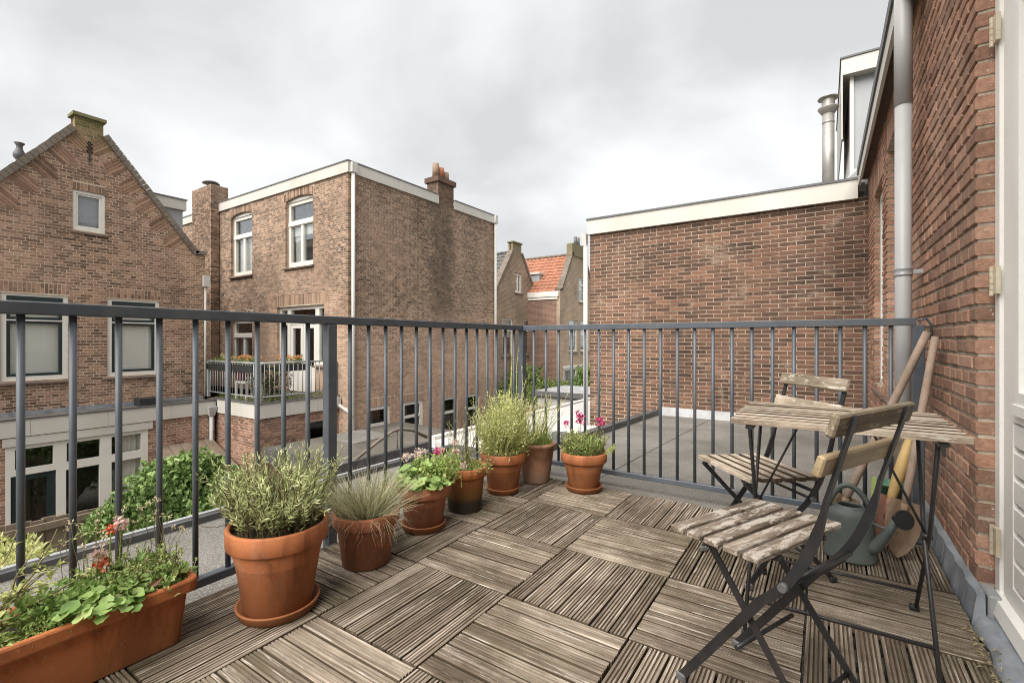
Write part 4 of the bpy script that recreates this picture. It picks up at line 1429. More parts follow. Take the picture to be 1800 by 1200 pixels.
GX, GC = -13.2, 3.40
gW = [(2.08, 3.06, 0.21, 1.966), (3.70, 4.68, 0.21, 1.966)]
gA = (3.126, 3.664, 3.35, 4.20)
gable, GF = gable_house(GX, GC, "pinkish brick gabled house with blinds in its windows at the left", (M['brick_gable'], M['mortar_gable']), True, wins=gW, attic=gA)
for a0, a1, z0, z1 in gW:
    w = window(gable, GF, a0, a1, z0, z1, [(a0 + .085, a1 - .085, z0 + .09, z0 + 1.19), (a0 + .085, a1 - .085, z0 + 1.215, z0 + 1.56)], M['white_paint'], recess=0.02, fdep=0.08, sill=0.06,
               sash=M['dark_green'], sash_w=0.055, blind=[(a0 + .09, a1 - .09, z0 + .1, z0 + 1.55)])
    v = MB(); GF.box(v, a0 + .085, a1 - .085, z0 + 1.59, z0 + 1.68, -0.06, -0.012)
    obj("vent_slot", v, M['dark_green'], w)
a0, a1, z0, z1 = gA
window(gable, GF, a0, a1, z0, z1, [(a0 + .055, a1 - .055, z0 + .07, z1 - .055)], M['white_paint'], recess=0.015, fdep=0.08, sill=0.04, sash=M['white_paint'], sash_w=0.04, blind=[(a0 + .05, a1 - .05, z0 + .05, z1 - .05)], glass=glass_mat("greyed_glass", (0.80, 0.81, 0.83), 0.06))
an = MB(); an.box(GX + .012, GX + .03, 3.385, 3.41, 4.85, 5.3)
obj("wall_anchor", an, M['rose_plastic'], gable)
# vent pipe and dormer on its roof
q = MB(); q.tube([(-14.1, 2.5, 4.2), (-14.1, 2.5, 4.86)], 0.055, 14); q.lathe([(0.055, 4.80), (0.10, 4.86), (0.10, 4.93), (0.055, 5.03), (0.05, 5.10), (0.085, 5.15), (0.085, 5.16), (0, 5.17)], (-14.1, 2.5, 0), 16)
obj("vent_pipe", q, M['roof_edge'], gable)
q = MB(); q.box(-16.2, -14.05, 4.60, 5.50, 3.0, 4.42)
gd = obj("dormer", q, M['grey_panel'], gable, origin=(-15, 5, 3.2))
q = MB(); q.box(-16.3, -13.98, 4.50, 5.56, 4.42, 4.68)
obj("dormer_fascia", q, M['fascia_paint'], gd)
q = MB(); q.box(-16.3, -13.96, 4.48, 5.58, 4.68, 4.71)
obj("roof_trim", q, M['roof_edge'], gd)
# ground floor extension: fascia, french windows, brick wall
EF = Fr('X', -12.55, 1)
UN = (2.04, 4.23, -3.35, -0.965)
brick_wall(gable, EF, -2.5, -0.79, lambda a, b: [(1.1, 5.62)], [UN], M['brick_ext'], M['mortar_gable'], n_single=0, depth=0.04, d=0.003, course=0.0615, jit=0.002)
for b_ in ((-12.68, -12.56, 1.1, 2.02, -3.4, -2.5), (-12.68, -12.56, 4.25, 5.62, -3.4, -2.5), (-13.2, -12.7, 1.1, 1.2, -3.4, -.5), (-13.19, -12.7, 5.5, 5.6, -3.4, -.5)):
    q = MB(); q.box(*b_)
    obj("lower_wall", q, M['brick_ext'], gable)
fx = [1.0, 2.36, 3.52, 4.66, 5.62]
for q0, q1 in zip(fx, fx[1:]):
    q = MB(); EF.box(q, q0 + .003, q1 - .003, -0.785, -0.47, 0.004, 0.05)
    obj("fascia", q, M['fascia_paint'], gable)
q = MB(); EF.box(q, 1.0, 5.62, -0.47, -0.44, -0.02, 0.065)
obj("roof_edge", q, M['roof_edge'], gable)
q = MB(); q.box(-13.19, -12.571, 1.0, 5.6, -0.56, -0.47)
obj("flat_roof", q, M['bitumen_dark'], gable)
q = MB(); q.box(-13.188, -13.14, 1.14, 5.6, -0.47, -0.385)
obj("lead_flashing", q, M['lead'], gable)
q = MB(); EF.box(q, 2.0, 4.31, -0.955, -0.80, 0.012, 0.04)
obj("lintel_board", q, M['fascia_paint'], gable)
pn = [(2.165, 2.692, -1.40, -1.03), (2.883, 3.403, -1.40, -1.03), (3.59, 4.107, -1.40, -1.03), (2.11, 2.73, -3.25, -1.52), (2.874, 3.393, -3.2, -1.56), (3.59, 4.107, -3.2, -1.56)]
uw = window(gable, EF, 2.04, 4.23, -3.35, -0.965, pn, M['white_paint'], recess=-0.005, fdep=0.08, sill=False, curtain=[(3.70, 4.14, -3.2, -1.03)], room=0.8, name="french_window")
dg = MB(); plate(dg, EF, 2.115, 2.725, -3.25, -1.525, [(2.22, 2.60, -2.9, -1.62)], -0.06, -0.02)
obj("door_leaf", dg, M['dark_green'], uw)
q = MB(); q.tube([(-12.47, 5.50, -3.3), (-12.47, 5.50, -0.80)], 0.045, 12)
q.hexa([(-12.52, 5.44, -.82), (-12.42, 5.44, -.82), (-12.42, 5.56, -.82), (-12.52, 5.56, -.82), (-12.55 + .07, 5.40, -.6), (-12.36, 5.40, -.6), (-12.36, 5.60, -.6), (-12.48, 5.60, -.6)])
obj("downpipe", q, M['pvc'], gable)
q = MB(); q.tube([(-13.16, 5.66, -0.4), (-13.16, 5.66, 2.4)], 0.025, 8); q.box(-13.18, -13.08, 5.60, 5.74, 2.38, 2.66)
obj("conduit", q, M['pvc_pale'], gable)
tr = thing("roof_hatch", (-12.9, 4.7, -0.47), "low dark hatch lying on the grey flat roof of the extension", "hatch")
q = MB(); q.box(-13.1, -12.75, 4.15, 4.5, -0.47, -0.30)
obj("box", q, M['rose_plastic'], tr)
q = MB(); q.hexa([(-13.1, 4.52, -.47), (-12.7, 4.52, -.47), (-12.7, 5.35, -.47), (-13.1, 5.35, -.47), (-13.08, 4.52, -.36), (-12.72, 4.52, -.36), (-12.72, 5.3, -.42), (-13.08, 5.3, -.42)])
obj("lid", q, M['roof_edge'], tr)

# far gabled houses
aW = [(18.98, 19.97, 0.23, 2.12), (20.95, 21.82, 0.25, 2.12)]
hA, FA = gable_house(-13.2, 20.35, "far grey brown brick gabled house with slate coloured roof, partly behind the corner post", (M['far_a'], None), False, wins=aW, attic=(20.13, 20.78, 3.47, 4.47), tile=M['grey_tile'], zb=5.55, zt=6.05, bw=0.40, z0=-0.5)
bW = [(22.50, 23.50, 0.40, 2.17), (23.92, 25.05, 0.40, 2.17)]
hB, FBB = gable_house(-11.3, 23.70, "far brick gabled house with bright orange tiled roof", (M['far_b'], None), False, k=1.1, wins=bW + [(21.85, 23.4, -1.45, -0.45)], attic=(23.66, 24.5, 3.15, 4.52), tile=M['red_tile'], zk=3.62, zb=5.75, zt=6.25, bw=0.72, hw=2.25, z0=-0.5)
for hh, ff, lst in ((hA, FA, aW + [(20.13, 20.78, 3.47, 4.47)]), (hB, FBB, bW + [(23.66, 24.5, 3.15, 4.52)])):
    for a0, a1, z0, z1 in lst:
        zm = z0 + (z1 - z0) * 0.68
        pp = [(a0 + .09, a1 - .09, z0 + .1, zm - .04), (a0 + .09, a1 - .09, zm + .04, z1 - .1)] if z1 - z0 > 1.2 else [(a0 + .08, (a0 + a1) / 2 - .04, z0 + .1, z1 - .1), ((a0 + a1) / 2 + .04, a1 - .08, z0 + .1, z1 - .1)]
        window(hh, ff, a0, a1, z0, z1, pp, M['white_paint'], recess=0.05, fdep=0.08, sill=0.06, blind=[(a0 + .1, a1 - .1, z0 + .5 * (z1 - z0), z1 - .1)], curtain=[(a0 + .1, a0 + .35, z0 + .1, z1 - .1)])
gw = window(hB, FBB, 21.85, 23.4, -1.45, -0.45, [(21.97, 23.28, -1.35, -0.57)], M['white_paint'], recess=0.01, fdep=0.1, sill=False)
q = MB()
for i in range(7):
    FBB.box(q, 22.1 + i * .17, 22.115 + i * .17, -1.35, -.57, -.03, -.015)
obj("bar", q, M['pale_rail'], gw)
q = MB(); FBB.box(q, 21.75, 24.1, -0.45, -0.33, 0.01, 0.06)
obj("lintel_board", q, M['white_paint'], hB)
q = MB(); q.box(-13.6, -11.36, 21.36, 21.448, 3.28, 3.55); q.box(-13.6, -11.42, 21.40, 21.447, 3.14, 3.27)
obj("gutter", q, M['white_paint'], hB)
q = MB(); q.box(-11.58, -11.25, 22.75, 24.65, 5.6, 6.2)
obj("chimney", q, M['far_a'], hB)
for yy in (23.55, 23.9):
    q = MB(); q.tube([(-11.45, yy, 6.2), (-11.45, yy, 6.72)], 0.09, 10)
    obj("chimney_pot", q, M['roof_edge'], hB)
q = MB(); q.box(-13.9, -12.9, 22.1, 23.2, 4.05, 4.62)
rl = obj("dormer", q, M['grey_panel'], hB)
q = MB(); q.box(-13.95, -12.85, 22.02, 23.2, 4.62, 4.72)
obj("roof_trim", q, M['white_paint'], rl)

# ================================================================== MIDDLE BUILDING
mid = thing("brick_apartment_house", (-10.2, 7.74, -3.4), "tall flat roofed brick house in the middle with sooty side wall and tall windows", "house")
MR, MF = Fr('X', -10.2, 1), Fr('Y', 7.74, -1)
rw = [(8.35, 9.14, -1.40, -0.79), (9.62, 10.45, -1.95, -0.80), (11.33, 12.06, -2.15, -0.83), (12.50, 13.25, -2.15, -0.85)]
holes, ext = [], []
for a0, a1, z0, z1 in rw:
    holes += [(a0, a1, z0, z1), (a0 - .04, a1 + .04, z1, z1 + .24, 'arch')]
    ext += soldiers(a0 - .04, a1 + .04, z1 + .004, 0.22)
ext_anchor = 0
brick_wall(mid, MR, -2.2, 5.36, lambda a, b: [(7.735, 14.27)], holes, M['brick_mid'], M['mortar_mid'], extra=ext, depth=0.09, d=0.003, course=0.0615, jit=0.0012,
           skip=lambda p: p[2] < -1.2, tone=lambda p, r: max(0, min(1, r * 0.9 - (0.28 if p[2] > 1.9 else 0.0) * random.Random(int(p[1] * 91)).random() + 0.05)))
fw = [(-16.21, -14.90, 3.09, 5.00, .10), (-13.05, -11.72, 3.12, 5.00, .10), (-16.21, -14.90, 0.15, 1.66, .10)]
du = (-13.49, -11.21, -0.44, 1.99)
holes, ext = [], []
for a0, a1, z0, z1, rs in fw:
    holes += [(a0, a1, z0, z1 + rs), (a0 - .08, a1 + .08, z1, z1 + rs + .24, 'arch')]
    ext += soldiers(a0 - .08, a1 + .08, z1 + .004, 0.23, rs)
holes += [du, (du[0] - .08, du[1] + .08, du[3], du[3] + .33, 'arch')]
ext += soldiers(du[0] - .08, du[1] + .08, du[3] + .004, 0.30, 0.03)
brick_wall(mid, MF, -2.5, 5.36, lambda a, b: [(-20.0, -10.297)] if a > -0.55 else [(-10.72, -10.297)], holes, M['brick_mid'], M['mortar_mid'], n_single=0, extra=ext, depth=0.06, d=0.003, course=0.0615, jit=0.0012)
q = MB()
q.box(-10.34, -10.25, 7.85, 14.2, -3.4, -2.21)
q.box(-20, -19.8, 7.9, 14, -3.4, 5.3); q.box(-20, -10.4, 14.0, 14.2, -3.4, 5.3)
obj("lower_wall", q, M['brick_dark'], mid)
for a0, a1, z0, z1 in rw:
    zm = z0 + (z1 - z0) * (0.62 if z1 - z0 > .8 else 0.0)
    pp = [(a0 + .09, a1 - .12, z0 + .09, zm - .04), (a0 + .09, a1 - .12, zm + .04, z1 - .09)] if zm > z0 else [(a0 + .09, a1 - .12, z0 + .14, z1 - .10)]
    window(mid, MR, a0, a1, z0, z1, pp, M['white_paint'], recess=0.025, fdep=0.07, sill=False, glass=M['glass_dark'], curtain=[(a0 + .1, a0 + .3, z0 + .1, z1 - .1)])
for n_, (a0, a1, z0, z1, rs) in enumerate(fw):
    zm = z0 + (z1 - z0) * 0.66
    am = (a0 + a1) / 2
    pp = [(a0 + .11, a1 - .11, zm + .10, z1 - .10), (a0 + .11, am - .06, z0 + .14, zm - .06), (am + .06, a1 - .11, z0 + .14, zm - .06)]
    w = window(mid, MF, a0, a1, z0, z1, pp, M['white_paint'], recess=0.10, fdep=0.08, sill=0.07,
               curtain=[(a0 + .12, a0 + .42, z0 + .1, zm)] + ([(a0 + .12, a1 - .12, z0 + .1, zm)] if n_ == 0 else []), blind=[(a0 + .11, a1 - .11, zm - .32, zm - .06)] if n_ == 1 else None)
    q = MB(); MF.box(q, a0, a1, z1, z1 + rs, -.16, -.07)
    obj("arch_filler", q, M['white_paint'], w)
    q = MB(); MF.box(q, a0 + .02, a1 - .02, zm - .045, zm + .075, -.10, -.075)
    obj("transom", q, M['white_paint'], w)
# terrace door between two side lights
window(mid, MF, -13.49, -13.02, 0.34, 1.99, [(-13.40, -13.10, 0.44, 1.47), (-13.40, -13.10, 1.58, 1.89)], M['white_paint'], recess=0.09, fdep=0.08, sill=0.06)
window(mid, MF, -11.64, -11.21, 0.34, 1.99, [(-11.56, -11.29, 0.44, 1.47), (-11.56, -11.29, 1.58, 1.89)], M['white_paint'], recess=0.09, fdep=0.08, sill=0.06)
q = MB(); MF.box(q, -13.49, -13.02, -0.44, 0.27, -.2, -.004)
obj("parapet", q, M['brick_mid'], mid)
q = MB(); MF.box(q, -11.64, -11.21, -0.44, 0.27, -.2, -.004)
obj("parapet", q, M['brick_mid'], mid)
dw = window(mid, MF, -13.02, -11.64, -0.44, 1.99, [(-12.92, -11.74, 1.58, 1.89), (-12.95, -11.71, -0.40, 1.47)], M['white_paint'], recess=0.09, fdep=0.08, sill=False, curtain=[(-12.7, -12.55, -0.2, 1.5)], name="terrace_door")
for x0, x1 in ((-12.945, -12.335), (-12.325, -11.715)):
    q = MB(); plate(q, MF, x0, x1, -0.395, 1.465, [(x0 + .11, x1 - .11, 0.28, 1.36)], -0.15, -0.10)
    q2 = obj("door_leaf", q, M['white_paint'], dw)
q = MB(); MF.box(q, -12.41, -12.37, 0.42, 0.62, -.10, -.085)
obj("handle", q, M['rose_plastic'], dw)
# fascias, roof, chimneys
for a0, a1 in ((7.69, 9.4), (9.4, 11.11), (11.86, 14.30)):
    q = MB(); MR.box(q, a0 + .003, a1 - .003, 5.33, 5.61, 0.01, 0.05)
    obj("fascia", q, M['fascia_paint'], mid)
for a0, a1 in ((-16.94, -14.0), (-14.0, -10.15), (-20.0, -18.31)):
    q = MB(); MF.box(q, a0 + .003, a1 - .003, 5.33 if a0 > -18 else 5.25, 5.61 if a0 > -18 else 5.5, 0.01, 0.05)
    obj("fascia", q, M['fascia_paint'], mid)
q = MB(); MR.box(q, 7.67, 11.10, 5.61, 5.64, -0.1, 0.065); MR.box(q, 11.87, 14.32, 5.61, 5.64, -0.1, 0.065); MF.box(q, -16.94, -10.305, 5.611, 5.641, -0.1, 0.066); MF.box(q, -20, -18.31, 5.5, 5.53, -0.1, 0.066)
obj("roof_edge", q, M['roof_edge'], mid)
q = MB(); q.box(-19.8, -10.31, 7.85, 14.0, 5.3, 5.5)
obj("flat_roof", q, M['bitumen_dark'], mid)
CF, CS = Fr('Y', 7.46, -1), Fr('X', -16.95, 1)
brick_wall(mid, CF, -0.5, 6.2, lambda a, b: [(-18.3, -17.03)], [], M['brick_mid'], M['mortar_mid'], n_single=0, depth=0.05, d=0.007, course=0.0615, jit=0.002, name="chimney_breast")
brick_wall(mid, CS, -0.5, 6.2, lambda a, b: [(7.455, 7.72 if a < 5.3 else 8.0)], [], M['brick_mid'], M['mortar_mid'], n_single=0, depth=0.07, d=0.007, course=0.0615, jit=0.002, name="chimney_breast")
q = MB(); q.box(-18.3, -17.1, 7.62, 8.0, 5.3, 6.18)
q2 = obj("chimney", q, M['brick_dark'], mid)
q = MB(); q.tube([(-17.6, 7.75, 6.15), (-17.6, 7.75, 6.34)], 0.09, 14); q.lathe([(0.0, 6.50), (0.2, 6.46), (0.27, 6.40), (0.0, 6.38)], (-17.6, 7.75, 0), 18)
obj("chimney_cowl", q, M['roof_edge'], q2)
CR = Fr('X', -10.2, 1); CY = Fr('Y', 11.11, -1)
brick_wall(mid, CR, 5.36, 6.06, lambda a, b: [(11.11, 11.86)], [], M['brick_dark'], M['mortar_mid'], n_single=0, depth=0.09, d=0.007, course=0.0615, name="chimney_front")
brick_wall(mid, CY, 5.36, 6.06, lambda a, b: [(-10.66, -10.30)], [], M['brick_dark'], M['mortar_mid'], n_single=0, depth=0.09, d=0.007, course=0.0615, name="chimney_side")
q = MB(); q.box(-10.66, -10.345, 11.26, 11.85, 5.36, 6.06)
ch = obj("chimney", q, M['brick_dark'], mid)
q = MB(); q.box(-10.73, -10.13, 11.05, 11.92, 6.06, 6.22)
obj("chimney_cap", q, M['brick_dark'], ch)
for i, (y, hh) in enumerate(((11.25, 0.47), (11.49, 0.40), (11.72, 0.32))):
    q = MB(); q.lathe([(0.0, 6.22), (0.115, 6.22), (0.105, 6.22 + hh), (0.08, 6.22 + hh), (0.08, 6.3)], (-10.42, y, 0), 14)
    obj("chimney_pot", q, M['clay_b'] if i == 1 else M['rust'], ch)
for y in (7.84, 14.14):
    q = MB(); q.tube([(-10.13, y, -2.2), (-10.13, y, 5.45)], 0.048, 14)
    q.box(-10.19, -10.06, y - .08, y + .08, 5.34, 5.60)
    obj("downpipe", q, M['pvc_pale'], mid)
q = MB(); q.tube([(-14.0, 8.6, 5.45), (-14.0, 8.6, 5.86)], 0.07, 12); q.lathe([(0, 6.08), (0.09, 6.05), (0.14, 5.95), (0.12, 5.86), (0, 5.86)], (-14.0, 8.6, 0), 14)
obj("roof_vent", q, M['roof_edge'], mid)
q = MB()
for x in (-20.3, -19.75):
    q.tube([(x, 9.0, 5.4), (x, 9.0, 6.55)], 0.17, 10)
obj("far_chimney", q, M['far_side'], mid)
# its ground floor extension carrying the planted roof terrace
XF, XS = Fr('X', -10.6, 1), Fr('Y', 5.65, -1)
bwn = (6.84, 7.42, -1.75, -0.98)
brick_wall(mid, XF, -2.6, -0.76, lambda a, b: [(5.645, 7.72)], [bwn, (6.80, 7.46, -0.98, -0.76, 'arch')], M['brick_ext'], M['mortar_gable'], n_single=0, extra=soldiers(6.80, 7.46, -0.975, 0.20, halves=True), depth=0.09, d=0.007, course=0.0615, jit=0.002, name="extension_wall")
brick_wall(mid, XS, -2.6, -0.76, lambda a, b: [(-12.54, -10.70)], [], M['brick_ext'], M['mortar_gable'], n_single=0, depth=0.05, d=0.007, course=0.0615, jit=0.002, name="extension_wall")
q = MB(); q.box(-12.4, -10.78, 5.80, 7.6, -3.4, -2.61)
obj("lower_wall", q, M['brick_dark'], mid)
window(mid, XF, *bwn[:2], *bwn[2:], [(bwn[0] + .05, bwn[1] - .05, bwn[2] + .06, bwn[3] - .05)], M['white_paint'], recess=0.07, fdep=0.07, sill=False, glass=M['glass_dark'])
for a0, a1 in ((5.60, 6.35), (6.35, 7.1), (7.1, 7.73)):
    q = MB(); XF.box(q, a0 + .002, a1 - .002, -0.755, -0.43, 0.01, 0.05)
    obj("fascia", q, M['fascia_paint'], mid)
q = MB(); XS.box(q, -12.40, -10.605, -0.755, -0.43, 0.01, 0.05)
obj("fascia", q, M['fascia_paint'], mid)
q = MB(); XF.box(q, 5.585, 7.735, -0.43, -0.41, -0.1, 0.065); XS.box(q, -12.40, -10.71, -0.43, -0.41, -0.1, 0.066)
obj("roof_edge", q, M['roof_edge'], mid)
q = MB(); q.box(-13.15, -10.71, 5.70, 7.73, -0.6, -0.45)
obj("flat_roof", q, M['bitumen_dark'], mid)
q = MB(); q.box(-10.545, -10.44, 7.58, 7.70, -0.66, -0.46); q.tube([(-10.49, 7.64, -.64), (-10.40, 7.70, -.72), (-10.2, 7.74, -.82), (-10.12, 7.84, -.95)], 0.045, 12)
obj("overflow_pipe", q, M['pvc_pale'], mid)

# terrace furniture over there
tr_ = thing("terrace_railing", (-10.62, 5.68, -0.41), "pale galvanised railing round the planted roof terrace below", "railing")
q = MB(); q.tube([(-13.05, 5.69, .49), (-10.64, 5.69, .49), (-10.64, 7.68, .49)], 0.022, 10)
obj("top_rail", q, M['pale_rail'], tr_)
q = MB(); q.tube([(-13.05, 5.69, -.28), (-10.64, 5.69, -.28), (-10.64, 7.68, -.28)], 0.016, 8)
obj("bottom_rail", q, M['pale_rail'], tr_)
q = MB(); q.box(-0.03, 0.03, -0.03, 0.03, -0.41, 0.48)
pm = mesh_of(q, "post", M['pale_rail'])
for p in ((-13.05, 5.69), (-10.64, 5.69), (-10.64, 7.68)):
    inst("post", pm, tr_, (p[0], p[1], 0))
q = MB(); q.tube([(0, 0, -.28), (0, 0, .49)], 0.010, 6)
pm = mesh_of(q, "baluster", M['pale_rail'])
for i in range(1, 20):
    inst("baluster", pm, tr_, (-13.05 + i * 2.41 / 20, 5.69, 0))
for i in range(1, 17):
    inst("baluster", pm, tr_, (-10.64, 5.69 + i * 1.99 / 17, 0))


def clump(mb, c, r, n, L, W, up=0.3, lo=0.35, hi=1.0, droop=0.0):
    """n leaves through an ellipsoid volume, facing outwards"""
    for i in range(n):
        v = Vector((random.gauss(0, 1), random.gauss(0, 1), random.gauss(0, 1))).normalized()
        t = random.random() ** 0.45
        bumpy = 1 + 0.16 * math.sin(v.x * 5 + c[0] * 7) * math.sin(v.y * 6 + c[1]) + 0.1 * math.sin(v.z * 9)
        p = Vector(c) + Vector((v.x * r[0], v.y * r[1], v.z * r[2])) * t * bumpy
        d = (v + Vector((random.gauss(0, .6), random.gauss(0, .6), random.gauss(0, .6) + up - droop))).normalized()
        rnd = lo + (hi - lo) * max(0, min(1, random.gauss(0.5, 0.25)))
        mb.leaf(p, d, v, L * random.uniform(.6, 1.3), W * random.uniform(.7, 1.2), rnd)


def flowers(mb, pts, r, n=6, L=0.012, W=0.012):
    for p in pts:
        for i in range(n):
            v = Vector((random.gauss(0, 1), random.gauss(0, 1), random.gauss(0.3, 1))).normalized()
            q0 = Vector(p) + v * r * random.uniform(.3, 1)
            mb.leaf(q0, (v + Vector((random.gauss(0, .8), random.gauss(0, .8), random.gauss(0, .5)))).normalized(), v, L * random.uniform(.7, 1.3), W * random.uniform(.7, 1.2), random.random())


for (x, y, lx, ly, mt, lb) in ((-12.6, 5.82, .5, .16, 'yellowgreen', "yellowish planted flower box nearest the white wall pipe on the far terrace"),
                               (-11.35, 5.82, .45, .16, 'orange', "flower box of orange blooms at the railing corner of the far terrace"),
                               (-10.80, 6.55, .16, .3, 'orange', "flower box with a few peach blooms before the terrace door")):
    fb = thing("flower_box", (x, y, 0.3), lb, "planter", "flower boxes on the far terrace railing")
    q = MB(); q.box(x - lx, x + lx, y - ly, y + ly, 0.28, 0.44)
    obj("box", q, M['rose_plastic'], fb)
    q = MB(); clump(q, (x, y, 0.5), (lx, ly, .10), 220, .07, .03)
    obj("foliage", q, M['hedge'], fb)
    q = MB()
    flowers(q, [(x + random.uniform(-lx, lx), y + random.uniform(-ly, ly), .56 + random.uniform(0, .06)) for i in range(14 if mt == 'orange' else 4)], .045, 8, .05, .04)
    obj("flowers", q, M[mt], fb)["kind"] = "stuff"
ds = thing("climbing_shrub", (-10.95, 6.1, -0.42), "dark evergreen shrub behind the corner of the far terrace railing", "shrub")
q = MB(); clump(q, (-10.95, 6.15, 0.0), (.22, .5, .42), 900, .07, .035)
obj("foliage", q, M['darkbush'], ds)
q = MB(); q.tube([(-10.95, 6.15, -.42), (-10.95, 6.15, .1)], .03, 6)
obj("stem", q, M['dry'], ds)
q = MB()
for i in range(9):
    clump(q, (-10.8 + random.uniform(-.1, .05), 5.85 + i * .22, -0.37), (.16, .16, .09), 90, .05, .025)
for i in range(8):
    clump(q, (-12.7 + i * .24, 5.85, -0.40), (.16, .13, .06), 50, .05, .025)
obj("sedum", q, M['hedge'], kind="stuff")
gt = thing("garden_table", (-11.9, 6.4, -0.45), "dark topped garden table on the far roof terrace", "table")
q = MB(); q.box(-12.5, -11.3, 6.1, 6.8, 0.30, 0.34)
obj("tabletop", q, M['dark_green'], gt)
for x in (-12.4, -11.4):
    for y in (6.18, 6.72):
        q = MB(); q.box(x - .02, x + .02, y - .02, y + .02, -.45, .30)
        obj("leg", q, M['white_paint'], gt)
gc = thing("garden_chair", (-11.75, 6.0, -0.45), "white slatted garden chair with maroon cushion behind the far railing", "chair")
q = MB(); q.box(-12.0, -11.5, 5.83, 6.25, -.02, .02)
obj("seat", q, M['white_paint'], gc)
for i in range(4):
    q = MB(); q.box(-11.52, -11.49, 5.83, 6.25, .08 + i * .11, .15 + i * .11)
    obj("slat", q, M['white_paint'], gc)
q = MB(); q.bbox(-12.0, -11.9, 5.85, 6.2, .02, .4, .03)
obj("cushion", q, M['cushion_red'], gc)
for x in (-11.98, -11.52):
    for y in (5.85, 6.23):
        q = MB(); q.box(x - .02, x + .02, y - .02, y + .02, -.45, -.02)
        obj("leg", q, M['white_paint'], gc)

# outbuilding with dark flat roof below
ob = thing("outbuilding", (-8.9, 8.2, -3.4), "low outbuilding with brown grey bitumen roof against the middle house", "shed")
q = MB()
slab_poly(q, [(-10.17, 5.56), (-7.68, 5.56), (-7.68, 9.5), (-10.17, 9.5)], -1.5, lambda x, y: -1.35 + 0.02 * (-x - 8.9))
obj("roof", q, M['bitumen_dark'], ob)
q = MB(); q.box(-7.68, -7.60, 5.50, 9.5, -1.62, -1.33); q.box(-10.17, -7.68, 5.49, 5.56, -1.62, -1.31)
obj("roof_edge", q, M['bitumen_edge'], ob)
q = MB(); q.box(-10.1, -7.75, 5.65, 9.4, -3.4, -1.5)
obj("wall", q, M['brick_dark'], ob)
q = MB(); slab_poly(q, [(-10.1, 6.9), (-8.9, 6.9), (-8.9, 8.1), (-10.1, 8.1)], -1.36, lambda x, y: -1.345 + 0.02 * (-x - 8.9) + 0.012)
obj("roof_patch", q, M['bitumen'], ob)
q = MB()
pth = [(-7.7, 5.88, -1.39), (-7.7, 6.22, -1.237), (-7.7, 6.581, -1.073), (-7.7, 6.966, -0.935), (-7.7, 7.177, -0.915), (-7.7, 7.551, -1.0), (-7.7, 8.004, -1.234)]
q.tube(pth, 0.035, 8)
q.tube([(-7.7, 7.1, -.93), (-7.7, 7.1, -1.38)], .016, 6)
tag_o = obj("bent_rail", q, M['coping'])
tag_o["label"], tag_o["category"] = "curved grey metal rail arching over the dark outbuilding roof", "rail"

# garden beyond: fence, bushes, hedges, low walls
fe = thing("garden_fence", (-9.8, 2.0, -3.4), "weathered wooden board fence in the garden at lower left", "fence")
q = MB(); q.bbox(-0.011, 0.011, -0.075, 0.075, -1.75, 0.0, 0.003)
bmesh_ = mesh_of(q, "board", M['fence_wood'])
for i in range(19):
    y = 0.9 + i * 0.128
    inst("board", bmesh_, fe, (-9.8 - (0.03 if i % 2 else 0), y, -1.62 - 0.012 * i * 0.5 + random.uniform(-.012, .012)), (0, 0, random.uniform(-.03, .03)))
for z in (-1.78, -2.7):
    q = MB(); q.box(-9.787, -9.74, .85, 3.3, z - .05, z + .05)
    obj("rail", q, M['fence_wood'], fe)


def bush(name, c, r, n, L, W, mat, label, group=None, base=-3.4):
    b = thing(name, (c[0], c[1], base), label, "bush", group)
    q = MB(); clump(q, c, r, n, L, W, lo=0.0)
    for i in range(10):
        v = Vector((random.gauss(0, 1), random.gauss(0, 1), abs(random.gauss(0, 1)))).normalized()
        clump(q, (c[0] + v.x * r[0] * .85, c[1] + v.y * r[1] * .85, c[2] + v.z * r[2] * .85), (r[0] * .3, r[1] * .3, r[2] * .25), n // 16, L, W, lo=.35)
    obj("foliage", q, M[mat], b)
    q = MB()
    for i in range(5):
        a = i * 1.26
        q.tube([(c[0], c[1], base), (c[0] + .2 * r[0] * math.cos(a), c[1] + .2 * r[1] * math.sin(a), (base + c[2]) / 2), (c[0] + .6 * r[0] * math.cos(a), c[1] + .6 * r[1] * math.sin(a), c[2] + .3 * r[2])], [.04, .03, .01], 6)
    obj("stem", q, M['dry'], b)
    return b


bush("leafy_bush", (-9.1, 3.55, -2.05), (.95, 1.05, .98), 8000, .11, .085, 'bush', "big bright green leafy bush in the garden beside the wooden fence")
bush("yellow_shrub", (-5.2, 0.78, -0.95), (.55, .45, .42), 2600, .07, .022, 'yellowgreen', "yellowish shrub beyond the roof kerb at the far left")
bush("garden_shrub", (-9.6, 15.3, -1.15), (1.2, 1.2, 1.1), 3000, .13, .08, 'hedge', "tall rounded green shrub behind the corner post")
bush("garden_shrub", (-8.3, 14.6, -1.25), (1.0, 1.0, .8), 2200, .12, .07, 'hedge', "rounded green shrub right of the corner post near the brown brick side wall")
bush("low_hedge", (-9.0, 17.4, -1.15), (1.6, 1.3, .40), 1800, .11, .06, 'hedge', "low pale green hedge in front of the barred white window")
bush("dark_shrub", (-8.0, 17.8, -0.85), (.8, .9, .75), 2200, .12, .07, 'bush', "dense dark green shrub against the pale downpipe of the annex")
gr = thing("garage", (-6.2, 13.4, -3.4), "low concrete garage with grey flat roof before the hedges", "garage")
q = MB(); q.box(-7.3, -4.4, 12.4, 14.3, -3.4, -0.62)
obj("wall", q, M['concrete'], gr)
q = MB(); q.box(-7.4, -4.3, 12.3, 14.4, -0.62, -0.52)
obj("flat_roof", q, M['lead_pale'], gr)
q = MB(); q.box(-7.42, -4.3, 12.28, 12.33, -0.66, -0.515)
